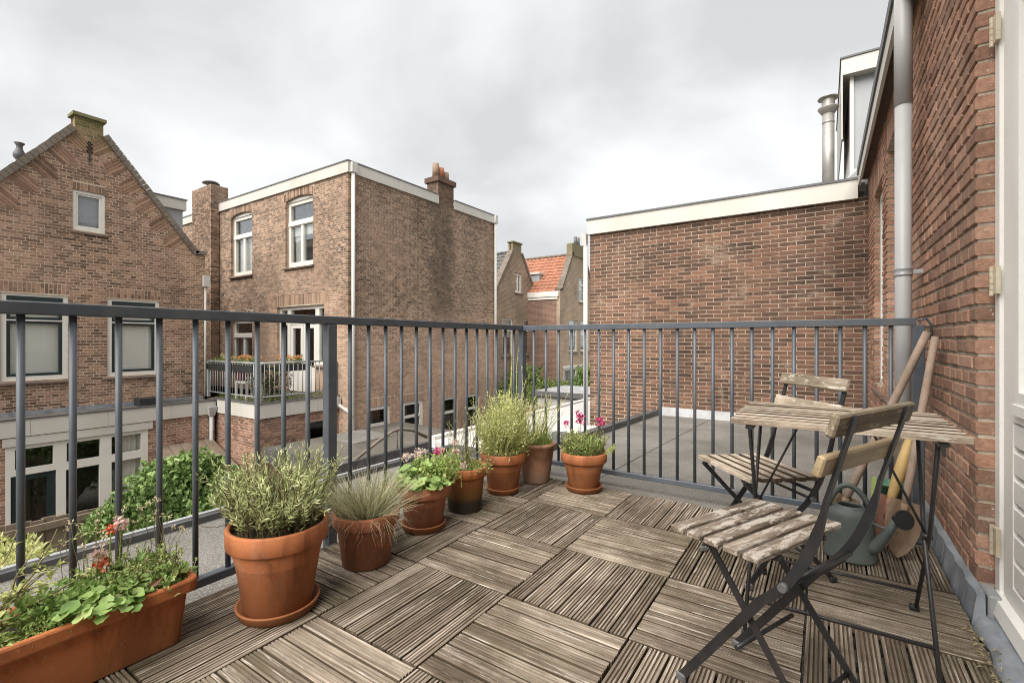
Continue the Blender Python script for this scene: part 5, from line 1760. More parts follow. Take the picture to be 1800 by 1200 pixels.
obj("roof_edge", q, M['roof_edge'], gr)
gwl = thing("garden_wall", (-6.2, 11.3, -3.4), "dark brick garden wall between pale roof and grey garage", "wall")
q = MB(); q.box(-7.5, -5.1, 11.2, 11.4, -3.4, -0.88)
obj("wall", q, M['far_side'], gwl)
q = MB(); q.box(-7.5, -5.1, 11.17, 11.43, -0.88, -0.82)
obj("coping", q, M['coping'], gwl)
ln = thing("lean_to", (-11.8, 4.9, -3.4), "brown timber lean-to roof against the brick extension by the bush", "shed")
for i in range(5):
    q = MB(); y = 4.35 + i * .24
    q.hexa([(-12.5, y, -1.42), (-11.3, y, -1.9), (-11.3, y + .225, -1.9), (-12.5, y + .225, -1.42), (-12.5, y, -1.39), (-11.3, y, -1.87), (-11.3, y + .225, -1.87), (-12.5, y + .225, -1.39)])
    obj("plank", q, M['fence_wood'], ln)
for y in (4.4, 5.5):
    q = MB(); q.box(-11.4, -11.32, y, y + .08, -3.4, -1.86)
    obj("post", q, M['fence_wood'], ln)

# ================================================================== OUR RAILING
rl = thing("balcony_railing", (-2.074, 3.27, 0), "dark grey blue steel railing around our wooden deck", "railing")
RX, RY = -2.074, 3.27
q = MB(); q.bbox(RX - .025, RX + .025, -1.6, RY + .025, 1.095, 1.135, .003); q.bbox(RX + .025, 0.405, RY - .025, RY + .025, 1.093, 1.133, .003)
obj("top_rail", q, M['rail_paint'], rl)
q = MB(); q.bbox(RX - .02, RX + .02, -1.6, RY, .036, .072, .003); q.bbox(RX + .02, 0.42, RY - .02, RY + .02, .036, .071, .003)
obj("bottom_rail", q, M['rail_paint'], rl)
q = MB(); q.bbox(-.025, .025, -.025, .025, -0.04, 1.096, .003); q.box(-.05, .05, -.05, .05, -.045, -.037)
pm = mesh_of(q, "post", M['rail_paint'])
for p in ((RX, 1.464), (RX, RY), (0.415, RY), (RX, -0.35)):
    inst("post", pm, rl, (p[0], p[1], 0))
q = MB(); q.tube([(0, 0, .07), (0, 0, 1.097)], 0.0105, 12)
bm_ = mesh_of(q, "baluster", M['rail_paint'])
y = 1.464 - 0.1215
while y > -1.5:
    if abs(y + .35) > .05:
        inst("baluster", bm_, rl, (RX, y, 0))
    y -= 0.1215
n = 15
for i in range(1, n):
    inst("baluster", bm_, rl, (RX, 1.464 + (RY - 1.464) * i / n, 0))
n = 22
for i in range(1, n):
    inst("baluster", bm_, rl, (RX + (0.415 - RX) * i / n, RY, 0))
q = MB(); q.tube([(0.415, RY + .01, 1.12), (0.45, RY + .02, 1.13), (0.47, RY + .03, 1.10), (0.475, RY + .03, 1.0)], 0.006, 8)
obj("cable", q, M['rail_paint'], rl)


# ================================================================== POTS
def pot(x, y, z0, zt, rt, rb, mat, label, rim=0.05, soil=0.03, saucer=None, saucer_mat=None, round_rim=False, slabel=None):
    t = thing("terracotta_pot", (x, y, z0), label, "flower pot", "terracotta pots along the railing")
    q = MB()
    h = zt - z0
    rimz = h - rim
    rw_ = rb + (rt - .014 - rb) * (rimz / h)
    if round_rim:
        pr_ = [(0, 0), (rb * .93, 0), (rb, .012), (rb + (rt - .008 - rb) * .5, h * .45), (rt - .010, h - .035), (rt - .004, h - .03), (rt + .004, h - .016), (rt - .002, h - .003), (rt - .012, h), (rt - .022, h - .01), (rt - .024, h - .05), (rb * .8, .03)]
    else:
        pr_ = [(0, 0), (rb * .97, 0), (rb, .004), (rw_, rimz - .003), (rw_ + .002, rimz), (rt - .004, rimz + .001), (rt - .001, rimz + .005), (rt, h - .006), (rt - .003, h - .001), (rt - .006, h), (rt - .014, h), (rt - .018, h - .005), (rt - .021, rimz - .02), (rb * .85, .03)]
    q.lathe(pr_, (x, y, z0), 48)
    # keep the hard corners crisp
    obj("body", q, mat, t)
    q = MB(); q.disc((x, y, zt - soil), rt - .019, 32, bump=.008, rings=5)
    obj("soil", q, M['soil'], t)
    if saucer:
        s_ = thing("saucer", (x, y, 0.002), slabel or "terracotta saucer", "saucer", "terracotta saucers")
        q = MB()
        q.lathe([(0, .0), (saucer * .86, .0), (saucer * .9, .002), (saucer - .003, .030), (saucer - .001, .034), (saucer - .005, .037), (saucer - .011, .035), (saucer * .84, .010), (0, .010)], (x, y, .002), 48)
        obj("dish", q, saucer_mat or mat, s_)
    return t


P_LAV = (-1.728, 0.998); P_FES = (-1.757, 1.432); P_GER = (-1.812, 1.862); P_WIL = (-1.808, 2.205); P_TAL = (-1.80, 2.60); P_PAL = (-1.735, 2.925); P_PNK = (-1.364, 2.935)
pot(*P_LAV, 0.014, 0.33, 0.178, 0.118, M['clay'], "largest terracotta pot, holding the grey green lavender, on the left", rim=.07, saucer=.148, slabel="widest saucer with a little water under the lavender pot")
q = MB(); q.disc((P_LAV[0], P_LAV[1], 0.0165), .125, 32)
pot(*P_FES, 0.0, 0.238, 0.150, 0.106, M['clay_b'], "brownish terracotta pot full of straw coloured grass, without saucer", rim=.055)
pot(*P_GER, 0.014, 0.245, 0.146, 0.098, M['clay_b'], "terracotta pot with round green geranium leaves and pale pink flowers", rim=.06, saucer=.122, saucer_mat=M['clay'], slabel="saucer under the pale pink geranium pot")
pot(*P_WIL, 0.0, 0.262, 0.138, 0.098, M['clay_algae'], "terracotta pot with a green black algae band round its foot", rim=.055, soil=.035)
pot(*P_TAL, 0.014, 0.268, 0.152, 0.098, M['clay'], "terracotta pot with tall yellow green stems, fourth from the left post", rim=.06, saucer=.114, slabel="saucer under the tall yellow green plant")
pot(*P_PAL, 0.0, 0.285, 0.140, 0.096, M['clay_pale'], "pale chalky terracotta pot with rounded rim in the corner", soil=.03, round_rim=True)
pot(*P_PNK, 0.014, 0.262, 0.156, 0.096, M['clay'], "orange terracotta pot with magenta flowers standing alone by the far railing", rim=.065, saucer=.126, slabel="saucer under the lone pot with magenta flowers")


def stem_path(base, ang, lean, h, n=5, sway=0.02, droop=0.0):
    d = Vector((math.cos(ang), math.sin(ang), 0))
    out = []
    for i in range(n):
        t = i / (n - 1)
        out.append(Vector(base) + d * (lean * t ** 1.4) + Vector((random.uniform(-sway, sway) * t, random.uniform(-sway, sway) * t, h * t - droop * t * t)))
    return out


def plant(name, x, y, z, label, group=None):
    return thing(name, (x, y, z), label, "plant", group)


# lavender: woody stems bearing narrow leaves
px_, py_ = P_LAV
pl = plant("lavender_plant", px_, py_, 0.30, "bushy grey green lavender plant in the largest pot at left")
st, lf = MB(), MB()
for i in range(215):
    a = random.uniform(0, 6.28); r0 = 0.135 * math.sqrt(random.random())
    b = (px_ + r0 * math.cos(a), py_ + r0 * math.sin(a), 0.298)
    lean = random.uniform(0.005, 0.105) + r0 * 0.25
    h = random.uniform(0.10, 0.30) * (1 - 0.30 * (lean / 0.25) ** 2)
    p = stem_path(b, a + random.gauss(0, .5), lean, h, 6, .015)
    st.tube(p, [.0022, .002, .0018, .0015, .0012, .0008], 4, random.random() * .5, False)
    tone_ = random.random()
    for k in range(26):
        t = 0.22 + 0.78 * (k / 25)
        f_ = t * 5; i0 = min(4, int(f_)); pp = p[i0].lerp(p[i0 + 1], f_ - i0)
        ax = (p[i0 + 1] - p[i0]).normalized()
        v = Vector((random.gauss(0, 1), random.gauss(0, 1), random.gauss(0, .6))).normalized()
        d = (ax * random.uniform(.5, 1.0) + v * .8).normalized()
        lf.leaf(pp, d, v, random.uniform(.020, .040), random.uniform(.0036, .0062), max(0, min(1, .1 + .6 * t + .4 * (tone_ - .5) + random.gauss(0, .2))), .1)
for i in range(5):     # dry shoots reaching over the rim towards the railing
    a = random.uniform(2.6, 4.2)
    p = stem_path((px_ - .12, py_ + random.uniform(-.1, .1), .31), a, random.uniform(.15, .28), random.uniform(-.02, .08), 6, .02)
    st.tube(p, .0016, 4, .2, False)
obj("stems", st, M['dry'], pl)
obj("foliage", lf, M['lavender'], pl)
ms = MB()
for i in range(420):
    a = random.uniform(0, 6.28); r = .15 * math.sqrt(random.random())
    ms.leaf((px_ + r * math.cos(a), py_ + r * math.sin(a), .298), Vector((random.gauss(0, 1), random.gauss(0, 1), .8)), Vector((0, 0, 1)), .014, .006, random.random() * .6)
obj("moss", ms, M['hedge'], pl)

# blue fescue: a fountain of thin blades
px_, py_ = P_FES
pl = plant("fescue_grass", px_, py_, 0.21, "spiky tuft of straw and blue grey ornamental grass in a pot")
gb = MB()
for i in range(1100):
    a = random.uniform(0, 6.28); r0 = .10 * random.random() ** .7
    lean = random.uniform(.01, .14) + r0 * .7
    h = random.uniform(.12, .265) * (1 - .4 * min(1, lean / .26))
    p = stem_path((px_ + r0 * math.cos(a), py_ + r0 * math.sin(a), .20), a + random.gauss(0, .35), lean, h, 5, .008, random.random() ** 3 * .03)
    gb.blade(p, random.uniform(.0026, .0042), max(0, min(1, random.gauss(.55, .36) - (.25 if r0 > .075 and random.random() < .4 else 0))))
for i in range(150):
    a = random.uniform(0, 6.28); r0 = .11
    p = stem_path((px_ + r0 * math.cos(a), py_ + r0 * math.sin(a), .225), a + random.gauss(0, .25), random.uniform(.06, .14), random.uniform(.02, .06), 6, .01, random.uniform(.03, .16))
    gb.blade(p, .0022, random.uniform(.55, 1.0))
obj("blades", gb, M['fescue'], pl)


def round_leaf(seed, r=0.03, lobes=7):
    rg_ = random.Random(seed)
    m = MB()
    n = 18
    vs = [(0, 0, 0)]
    for ring, k in ((0.55, .006), (1.0, 0.0)):
        for i in range(n):
            a = 0.32 + (2 * math.pi - 0.64) * i / (n - 1)
            rr = r * ring * (1 + (0.09 * math.sin(a * lobes) if ring == 1 else 0) + rg_.uniform(-.03, .03))
            z = (0.25 * r * ring ** 2) + (0.10 * r * math.sin(a * lobes * .5 + seed) if ring == 1 else 0)
            vs.append((rr * math.cos(a), rr * math.sin(a), z))
    fs = [(0, 1 + i, 2 + i) for i in range(n - 1)] + [(1 + i, 1 + n + i, 2 + n + i, 2 + i) for i in range(n - 1)]
    m.add(vs, fs, rg_.uniform(.3, .85), True)
    return m


ROUND = [mesh_of(round_leaf(s, 0.03), "leaf", M['ger']) for s in range(9)]


def geranium(pl, cx, cy, z, rad, n, hmax, rmin=.018, rmax=.036, flows=(), oval=1.0):
    st = MB()
    for i in range(n):
        a = random.uniform(0, 6.28); rr = rad * math.sqrt(random.random())
        tx, ty = cx + rr * math.cos(a), cy + rr * math.sin(a) * oval
        tz = z + random.uniform(.25, 1.0) * hmax * (1 - .45 * (rr / rad) ** 2)
        b = Vector((cx + .35 * (tx - cx), cy + .35 * (ty - cy), z - .01))
        st.tube([b, (b + Vector((tx, ty, tz))) / 2 + Vector((0, 0, .012)), (tx, ty, tz)], .0018, 4, .5, False)
        o = inst("leaf", random.choice(ROUND), pl, (tx, ty, tz))
        s_ = random.uniform(rmin, rmax) / .03
        tilt = random.uniform(.1, .75)
        o.rotation_mode = 'XYZ'
        out_ = math.atan2(ty - cy, tx - cx) + random.gauss(0, .5)
        o.rotation_euler = (Matrix.Rotation(out_, 3, 'Z') @ Matrix.Rotation(tilt, 3, 'Y') @ Matrix.Rotation(random.uniform(0, 6.28), 3, 'Z')).to_euler()
        o.scale = (s_, s_, s_)
    for fx, fy, fz, mat, R_ in flows:
        st.tube([(fx + random.uniform(-.02, .02), fy + random.uniform(-.02, .02), z), ((fx + cx) / 2 * .2 + fx * .8, fy, (fz + z) / 2), (fx, fy, fz - .008)], .0017, 5, .6, False)
        fm = MB()
        flowers(fm, [(fx + random.gauss(0, R_ * .5), fy + random.gauss(0, R_ * .5), fz + random.gauss(0, R_ * .35)) for q in range(9)], R_ * .35, 6, R_ * .55, R_ * .5)
        obj("flower", fm, M[mat], pl)
    obj("stems", st, M['fresh'], pl)


px_, py_ = P_GER
pl = plant("geranium_plant", px_, py_, 0.22, "geranium with round scalloped leaves and pale pink blooms in a pot")
geranium(pl, px_, py_, .215, .16, 90, .15, .016, .032, [(px_ + .05, py_ + .06, .40, 'pink', .022), (px_ - .02, py_ + .16, .39, 'whitepink', .024), (px_ + .10, py_ + .15, .395, 'whitepink', .024), (px_ - .11, py_ - .02, .375, 'whitepink', .03),
                                                   (px_ - .06, py_ + .02, .37, 'whitepink', .028), (px_ + .03, py_ + .22, .42, 'whitepink', .02), (px_ - .09, py_ + .06, .39, 'whitepink', .024), (px_ + .17, py_ + .13, .33, 'whitepink', .022)])
gb = MB()
for i in range(45):
    a = random.uniform(3.6, 6.0)
    p = stem_path((px_ + random.uniform(-.06, .06), py_ + random.uniform(-.1, .02), .215), a, random.uniform(.06, .2), random.uniform(.08, .17), 5, .01, .03)
    gb.blade(p, .004, random.random())
clump(gb, (px_ + .02, py_ + .06, .30), (.13, .13, .075), 900, .026, .015)
obj("grassy_leaves", gb, M['fresh'], pl)

# half dried plant in the algae pot
px_, py_ = P_WIL
pl = plant("wilting_plant", px_, py_, 0.225, "half dried plant with thin upright stalks and trailing leaves in the algae stained pot")
st, lf = MB(), MB()
for i in range(46):
    a = random.uniform(0, 6.28); r0 = random.uniform(0, .08)
    h = random.uniform(.12, .30) if i % 3 else random.uniform(.28, .40)
    p = stem_path((px_ + r0 * math.cos(a), py_ + r0 * math.sin(a), .225), a, random.uniform(.02, .13), h, 6, .025)
    st.tube(p, .0013, 4, random.uniform(.3, 1), False)
    for k in range(14):
        t = random.uniform(.3, 1); i0 = min(4, int(t * 5)); pp = p[i0].lerp(p[i0 + 1], t * 5 - i0)
        lf.leaf(pp, Vector((random.gauss(0, 1), random.gauss(0, 1), random.gauss(.2, .7))), Vector((0, 0, 1)), random.uniform(.006, .014), .005, random.uniform(.2, .9))
clump(lf, (px_ + .02, py_ + .01, .24), (.118, .118, .04), 900, .020, .010)
clump(lf, (px_ - .06, py_ - .03, .29), (.06, .06, .06), 240, .024, .011, lo=.5)
for i in range(6):
    p = stem_path((px_ + .09, py_ - .03 + i * .02, .24), .3 + i * .2, .06, .06, 5, .01, .04)
    st.tube(p, .0015, 4, .5, False)
    for pp in p[1:]:
        lf.leaf(pp, Vector((random.gauss(0, 1), random.gauss(0, 1), .1)), Vector((0, 0, 1)), .02, .012, random.random())
obj("stalks", st, M['dry'], pl)
obj("foliage", lf, M['fresh'], pl)

# tall yellow green plant
px_, py_ = P_TAL
pl = plant("tall_stalk_plant", px_, py_, 0.24, "tall dense yellow green plant of thin budded stems left of the corner")
st, lf = MB(), MB()
for i in range(330):
    a = random.uniform(0, 6.28); r0 = .125 * math.sqrt(random.random())
    lean = random.uniform(.0, .13) + r0 * .35
    h = random.uniform(.16, .47) * (1 - .25 * min(1, lean / .2))
    p = stem_path((px_ + r0 * math.cos(a), py_ + r0 * math.sin(a), .235), a + random.gauss(0, .5), lean, h, 6, .02)
    st.tube(p, [.0018, .0017, .0015, .0013, .0011, .0008], 4, random.uniform(.3, 1), False)
    for k in range(19):
        t = random.uniform(.15, 1); i0 = min(4, int(t * 5)); pp = p[i0].lerp(p[i0 + 1], t * 5 - i0)
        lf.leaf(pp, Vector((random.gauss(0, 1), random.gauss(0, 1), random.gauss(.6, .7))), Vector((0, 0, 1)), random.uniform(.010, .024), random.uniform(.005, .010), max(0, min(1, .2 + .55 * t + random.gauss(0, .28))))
clump(lf, (px_, py_, .28), (.16, .16, .06), 700, .024, .013, lo=.3)
for i in range(34):
    a = random.uniform(0, 6.28); r0 = .15 * math.sqrt(random.random()); hh = random.uniform(.08, .40)
    clump(lf, (px_ + r0 * math.cos(a), py_ + r0 * math.sin(a), .25 + hh * (1 - 1.2 * r0)), (.035, .035, .06), 70, .020, .008, lo=.3)
for (dx, dy, h) in ((.02, .06, .77), (.05, .08, .73), (.03, .03, .68), (.07, .1, .60), (.12, .02, .52)):
    b = (px_ + dx, py_ + dy, .24)
    p = [Vector(b) + Vector((random.uniform(-.012, .012) + dx * .3 * t, random.uniform(-.012, .012), h * t)) for t in (0, .2, .4, .6, .8, 1)]
    st.tube(p, [.003, .0028, .0025, .002, .0016, .001], 5, .9, False)
    for k in range(22):
        t = random.uniform(.3, 1) * 5; i0 = min(4, int(t)); pp = p[i0].lerp(p[i0 + 1], t - i0)
        lf.leaf(pp, Vector((random.gauss(0, .6), random.gauss(0, .6), 1)), Vector((1, 0, 0)), .018, .004, random.uniform(.6, 1))
obj("stems", st, M['yellowgreen'], pl)
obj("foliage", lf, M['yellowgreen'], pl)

# grass and branching stems in the pale pot
px_, py_ = P_PAL
pl = plant("grassy_plant", px_, py_, 0.255, "bright green grassy plant with a few branching stalks in the pale pot")
gb, st, lf = MB(), MB(), MB()
for i in range(900):
    a = random.uniform(0, 6.28); r0 = .108 * math.sqrt(random.random())
    p = stem_path((px_ + r0 * math.cos(a), py_ + r0 * math.sin(a), .25), a + random.gauss(0, .6), random.uniform(.0, .06), random.uniform(.05, .15), 4, .008)
    gb.blade(p, .003, random.random())
for i in range(36):
    a = random.uniform(-1.2, 2.2); r0 = random.uniform(0, .08)
    h = random.uniform(.18, .40)
    p = stem_path((px_ + r0 * math.cos(a), py_ + r0 * math.sin(a), .25), a, random.uniform(.02, .17), h, 6, .02)
    st.tube(p, .0016, 4, random.uniform(.4, 1), False)
    for k in range(16):
        t = random.uniform(.35, 1) * 5; i0 = min(4, int(t)); pp = p[i0].lerp(p[i0 + 1], t - i0)
        lf.leaf(pp, Vector((random.gauss(0, 1), random.gauss(0, 1), random.gauss(.7, .6))), Vector((0, 0, 1)), .016, .005, random.random())
obj("blades", gb, M['fresh'], pl)
obj("stems", st, M['yellowgreen'], pl)
obj("foliage", lf, M['yellowgreen'], pl)

# magenta flowers
px_, py_ = P_PNK
pl = plant("flowering_plant", px_, py_, 0.235, "leafy plant with small magenta flower heads in the lone pot")
st, lf = MB(), MB()
for i in range(240):
    a = random.uniform(0, 6.28); r0 = .125 * math.sqrt(random.random())
    p = stem_path((px_ + r0 * math.cos(a), py_ + r0 * math.sin(a), .23), a + random.gauss(0, .4), random.uniform(.0, .06), random.uniform(.04, .16), 5, .012)
    st.tube(p, .0016, 4, random.random(), False)
    for k in range(16):
        t = random.uniform(.1, 1) * 4; i0 = min(3, int(t)); pp = p[i0].lerp(p[i0 + 1], t - i0)
        lf.leaf(pp, Vector((random.gauss(0, 1), random.gauss(0, 1), random.gauss(.5, .6))), Vector((0, 0, 1)), random.uniform(.014, .028), random.uniform(.006, .011), max(0, min(1, random.gauss(.55, .22))))
for i, (dx, dy, h) in enumerate(((-.03, 0, .30), (.10, .03, .27), (-.13, .02, .22))):
    p = stem_path((px_ + dx * .6, py_ + dy, .24), 0, dx * .4, h - .03, 6, .008)
    st.tube(p, .0018, 5, .6, False)
    fm = MB()
    tip = p[-1]
    flowers(fm, [tip + Vector((0, 0, -.010 * k_)) + Vector((random.gauss(0, .009), random.gauss(0, .009), 0)) for k_ in range((7, 4, 2)[i])], .014, 10, .020, .018)
    obj("flower", fm, M['pink'], pl)
for dx in (.02, .05, .07, .12):
    p = stem_path((px_ + dx, py_ + random.uniform(-.03, .03), .25), 0, .03, random.uniform(.15, .24), 5, .012)
    st.tube(p, .0015, 4, .2, False)
    lf.leaf(p[-1], Vector((0, 0, 1)), Vector((1, 0, 0)), .014, .01, .1)
for i in range(7):       # budded shoots leaning over the rim
    a = -.4 + i * .22
    p = stem_path((px_ + .1, py_ - .02 + i * .01, .24), a, .10, .07, 5, .01, .02)
    st.tube(p, .0015, 4, .4, False)
    clump(lf, tuple(p[-1]), (.014, .014, .014), 16, .014, .009)
obj("stems", st, M['dry'], pl)
obj("foliage", lf, M['fresh'], pl)

# ------------------------------------------------------------------ long window-box planter
bx = thing("planter_box", (-1.90, 0.34, 0), "long orange plastic window box planter in the near left corner", "planter")
X0, X1, Y0_, Y1_, H = -2.02, -1.775, -0.14, 0.735, 0.215
q = MB()


def ring(dx, z, r=.03, n=5):
    out = []
    for cx_, cy_, a0 in ((X1 - dx - r, Y1_ - dx - r, 0), (X0 + dx + r, Y1_ - dx - r, 90), (X0 + dx + r, Y0_ + dx + r, 180), (X1 - dx - r, Y0_ + dx + r, 270)):
        for k in range(n):
            a = R(a0 + 90 * k / (n - 1))
            out.append((cx_ + r * math.cos(a), cy_ + r * math.sin(a), z))
    return out


lev = [ring(.032, .0), ring(.028, .004), ring(.012, H - .045), ring(.012, H - .043), ring(-.006, H - .042), ring(-.008, H - .036), ring(-.010, H - .006), ring(-.007, H), ring(.008, H), ring(.012, H - .006), ring(.016, H - .06)]
vs = [p for l_ in lev for p in l_]
n = len(lev[0])
fs = [(i * n + k, i * n + (k + 1) % n, (i + 1) * n + (k + 1) % n, (i + 1) * n + k) for i in range(len(lev) - 1) for k in range(n)] + [tuple(range(n))[::-1]]
q.add(vs, fs)
obj("body", q, M['planter'], bx)
q = MB()
vs, fs = [], []
for i in range(25):
    for k in range(8):
        vs.append((X0 + .014 + (X1 - X0 - .028) * k / 7, Y0_ + .014 + (Y1_ - Y0_ - .028) * i / 24, H - .045 + random.uniform(-.01, .01)))
for i in range(24):
    for k in range(7):
        fs.append((i * 8 + k, i * 8 + k + 1, i * 8 + k + 9, i * 8 + k + 8))
q.add(vs, fs, .5, True)
obj("soil", q, M['soil'], bx)
pl = plant("geranium_plant", -1.86, 0.5, .18, "broad leaved geranium hanging over the front of the planter box")
geranium(pl, -1.83, .50, .19, .10, 60, .085, .014, .027, oval=1.25)
geranium(pl, -1.90, .60, .19, .11, 70, .10, .010, .020, oval=1.2)
lf = MB()
for i in range(26):
    clump(lf, (random.uniform(-1.98, -1.80), random.uniform(.30, .72), random.uniform(.20, .265)), (.035, .045, .025), 34, .026, .019, lo=.2)
obj("small_leaves", lf, M['ger'], pl)
cm = plant("coral_flower", -1.93, 0.40, .18, "coral red and white flower stalks rising from the planter box")
st = MB()
for (x, y, z, mt, R_) in ((-1.915, .524, .300, 'coral', .019), (-1.915, .516, .338, 'whitepink', .02), (-1.92, .548, .405, 'coral', .014), (-1.92, .575, .414, 'whitepink', .018)):
    st.tube([(x + .01, y, .18), (x, y - .005, (z + .18) / 2), (x, y, z)], .002, 5, .6, False)
    fm = MB()
    flowers(fm, [(x + random.gauss(0, R_ * .5), y + random.gauss(0, R_ * .5), z + random.gauss(0, R_ * .35)) for k in range(7)], R_ * .5, 6, R_ * .9, R_ * .8)
    obj("flower", fm, M[mt], cm)
obj("stems", st, M['fresh'], cm)
tp = plant("herb_tuft", -1.88, 0.62, .18, "small leaved herbs with dry seed heads at the right end of the planter box")
st, lf, sd_ = MB(), MB(), MB()
for i in range(260):
    y = random.uniform(.50, .72); x = random.uniform(-1.99, -1.80)
    a = random.uniform(0, 6.28)
    p = stem_path((x, y, .175), a, random.uniform(0, .06), random.uniform(.04, .14), 5, .012)
    st.tube(p, .0012, 4, random.random(), False)
    for k in range(12):
        t = random.uniform(.15, 1) * 4; i0 = min(3, int(t)); pp = p[i0].lerp(p[i0 + 1], t - i0)
        lf.leaf(pp, Vector((random.gauss(0, 1), random.gauss(0, 1), random.gauss(.3, .6))), Vector((0, 0, 1)), random.uniform(.008, .018), random.uniform(.005, .010), random.random())
for i in range(26):
    y = random.uniform(.45, .80); x = random.uniform(-2.0, -1.85)
    p = stem_path((x, min(y, .71), .18), random.uniform(0, 6.28), random.uniform(.0, .06), random.uniform(.16, .30), 5, .015)
    st.tube(p, .0009, 4, .4, False)
    clump(sd_, tuple(p[-1]), (.006, .006, .005), 12, .008, .005, lo=.5)
obj("stems", st, M['dry'], tp)
obj("foliage", lf, M['fresh'], tp)
obj("seed_heads", sd_, M['fescue'], tp)["kind"] = "stuff"
rs = plant("rose_bush", -1.93, 0.18, .18, "bare woody rose stems with sparse yellowing leaves at the left end of the planter")
st, lf = MB(), MB()
for (a, lean, h) in ((1.3, .17, .20), (1.55, .26, .13), (1.0, .12, .24), (4.2, .1, .24), (4.8, .16, .20), (2.4, .14, .27), (5.4, .1, .15), (0.6, .10, .1), (1.8, .2, .26)):
    p = stem_path((-1.91, .26, .175), a, lean, h, 6, .03)
    st.tube(p, [.005, .0042, .0035, .003, .002, .0012], 6, .55, False)
    for k in range(4):
        i0 = random.randrange(2, 5)
        p2 = stem_path(tuple(p[i0]), a + random.gauss(0, 1.1), random.uniform(.03, .1), random.uniform(.0, .08), 4, .012)
        st.tube(p2, .0012, 4, .35, False)
        for j in range(6):
            pp = p2[1 + j % 3] + Vector((random.gauss(0, .006), random.gauss(0, .006), random.gauss(0, .004)))
            lf.leaf(pp, Vector((random.gauss(0, 1), random.gauss(0, 1), random.gauss(.1, .4))), Vector((0, 0, 1)), random.uniform(.018, .034), random.uniform(.010, .017), random.uniform(.1, 1))
obj("stems", st, M['dry'], rs)
obj("foliage", lf, M['yellowgreen'], rs)
fr_ = plant("fern_tuft", -1.86, 0.26, .18, "dark green ferny tuft low in the planter box")
lf = MB()
clump(lf, (-1.84, .40, .195), (.07, .11, .035), 700, .018, .007)
clump(lf, (-1.88, .22, .205), (.10, .14, .05), 560, .022, .009, lo=.5)
obj("foliage", lf, M['fresh'], fr_)
dl = MB(); dl.leaf((-1.80, .60, .222), Vector((.15, .9, .45)), Vector((1, 0, .2)), .055, .02, .6, .05)
o = obj("fallen_leaf", dl, M['rust_pink'])
o["label"], o["category"] = "curled reddish brown fallen leaf resting on the planter rim", "leaf"


# ================================================================== BISTRO TABLE AND CHAIRS
def slat_obj(name, mb, mat, parent, **kw):
    return obj(name, mb, mat, parent, **kw)


tb = thing("bistro_table", (0.035, 2.06, 0), "weathered slatted wooden folding table on thin black steel legs", "table")
ZT = 0.743
ny_ = 9
for i in range(ny_):
    y0 = 1.785 + i * 0.0612
    q = MB(); q.bbox(-0.31, 0.31, -0.021, 0.021, -0.019, 0, .0009)
    for k in range(3):
        pass
    tm_ = mesh_of(q, "slat", M['table_wood'])
    if i:
        edge_faces(tm_, M['shaded_edge'], .9)
    inst("slat", tm_, tb, (0.035 + random.uniform(-.002, .002), y0 + .03, ZT + random.uniform(-.0012, .0012)), (random.uniform(-.01, .01), 0, random.uniform(-.002, .002)))
for x in (-0.215, 0.285):
    q = MB(); q.box(x - .012, x + .012, 1.80, 2.32, ZT - .034, ZT - .0225); q.box(x - .0015, x + .0015, 1.79, 1.83, ZT - .06, ZT - .034)
    obj("batten", q, M['black_steel'], tb)
LX = (-0.222, 0.282)
for x in LX:
    q = MB(); q.tube([(x, 1.86, ZT - .03), (x + .004, 2.03, .37), (x + .004, 2.30, .02)], .0065, 8)
    obj("leg", q, M['black_steel'], tb)
    q = MB(); q.tube([(x, 2.25, ZT - .03), (x - .006, 2.06, .37), (x - .006, 1.785, .02)], .0065, 8)
    obj("leg", q, M['black_steel'], tb)
    q = MB(); q.tube([(x, 2.05, .37), (x + (.15 if x < 0 else -.15), 2.07, ZT - .03)], .0045, 6)
    obj("brace", q, M['black_steel'], tb)
    q = MB(); q.tube([(x - .014, 2.045, .37), (x + .014, 2.045, .37)], .011, 10)
    obj("pivot", q, M['black_steel'], tb)
    for y in (2.31, 1.775):
        q = MB(); q.tube([(x - .014, y, .012), (x + .014, y, .012)], .012, 10)
        obj("foot", q, M['rose_plastic'], tb)
for y, z in ((2.235, .105), (1.85, .105)):
    q = MB(); q.tube([(LX[0], y, z), (LX[1], y, z)], .006, 8)
    obj("foot_rail", q, M['black_steel'], tb)


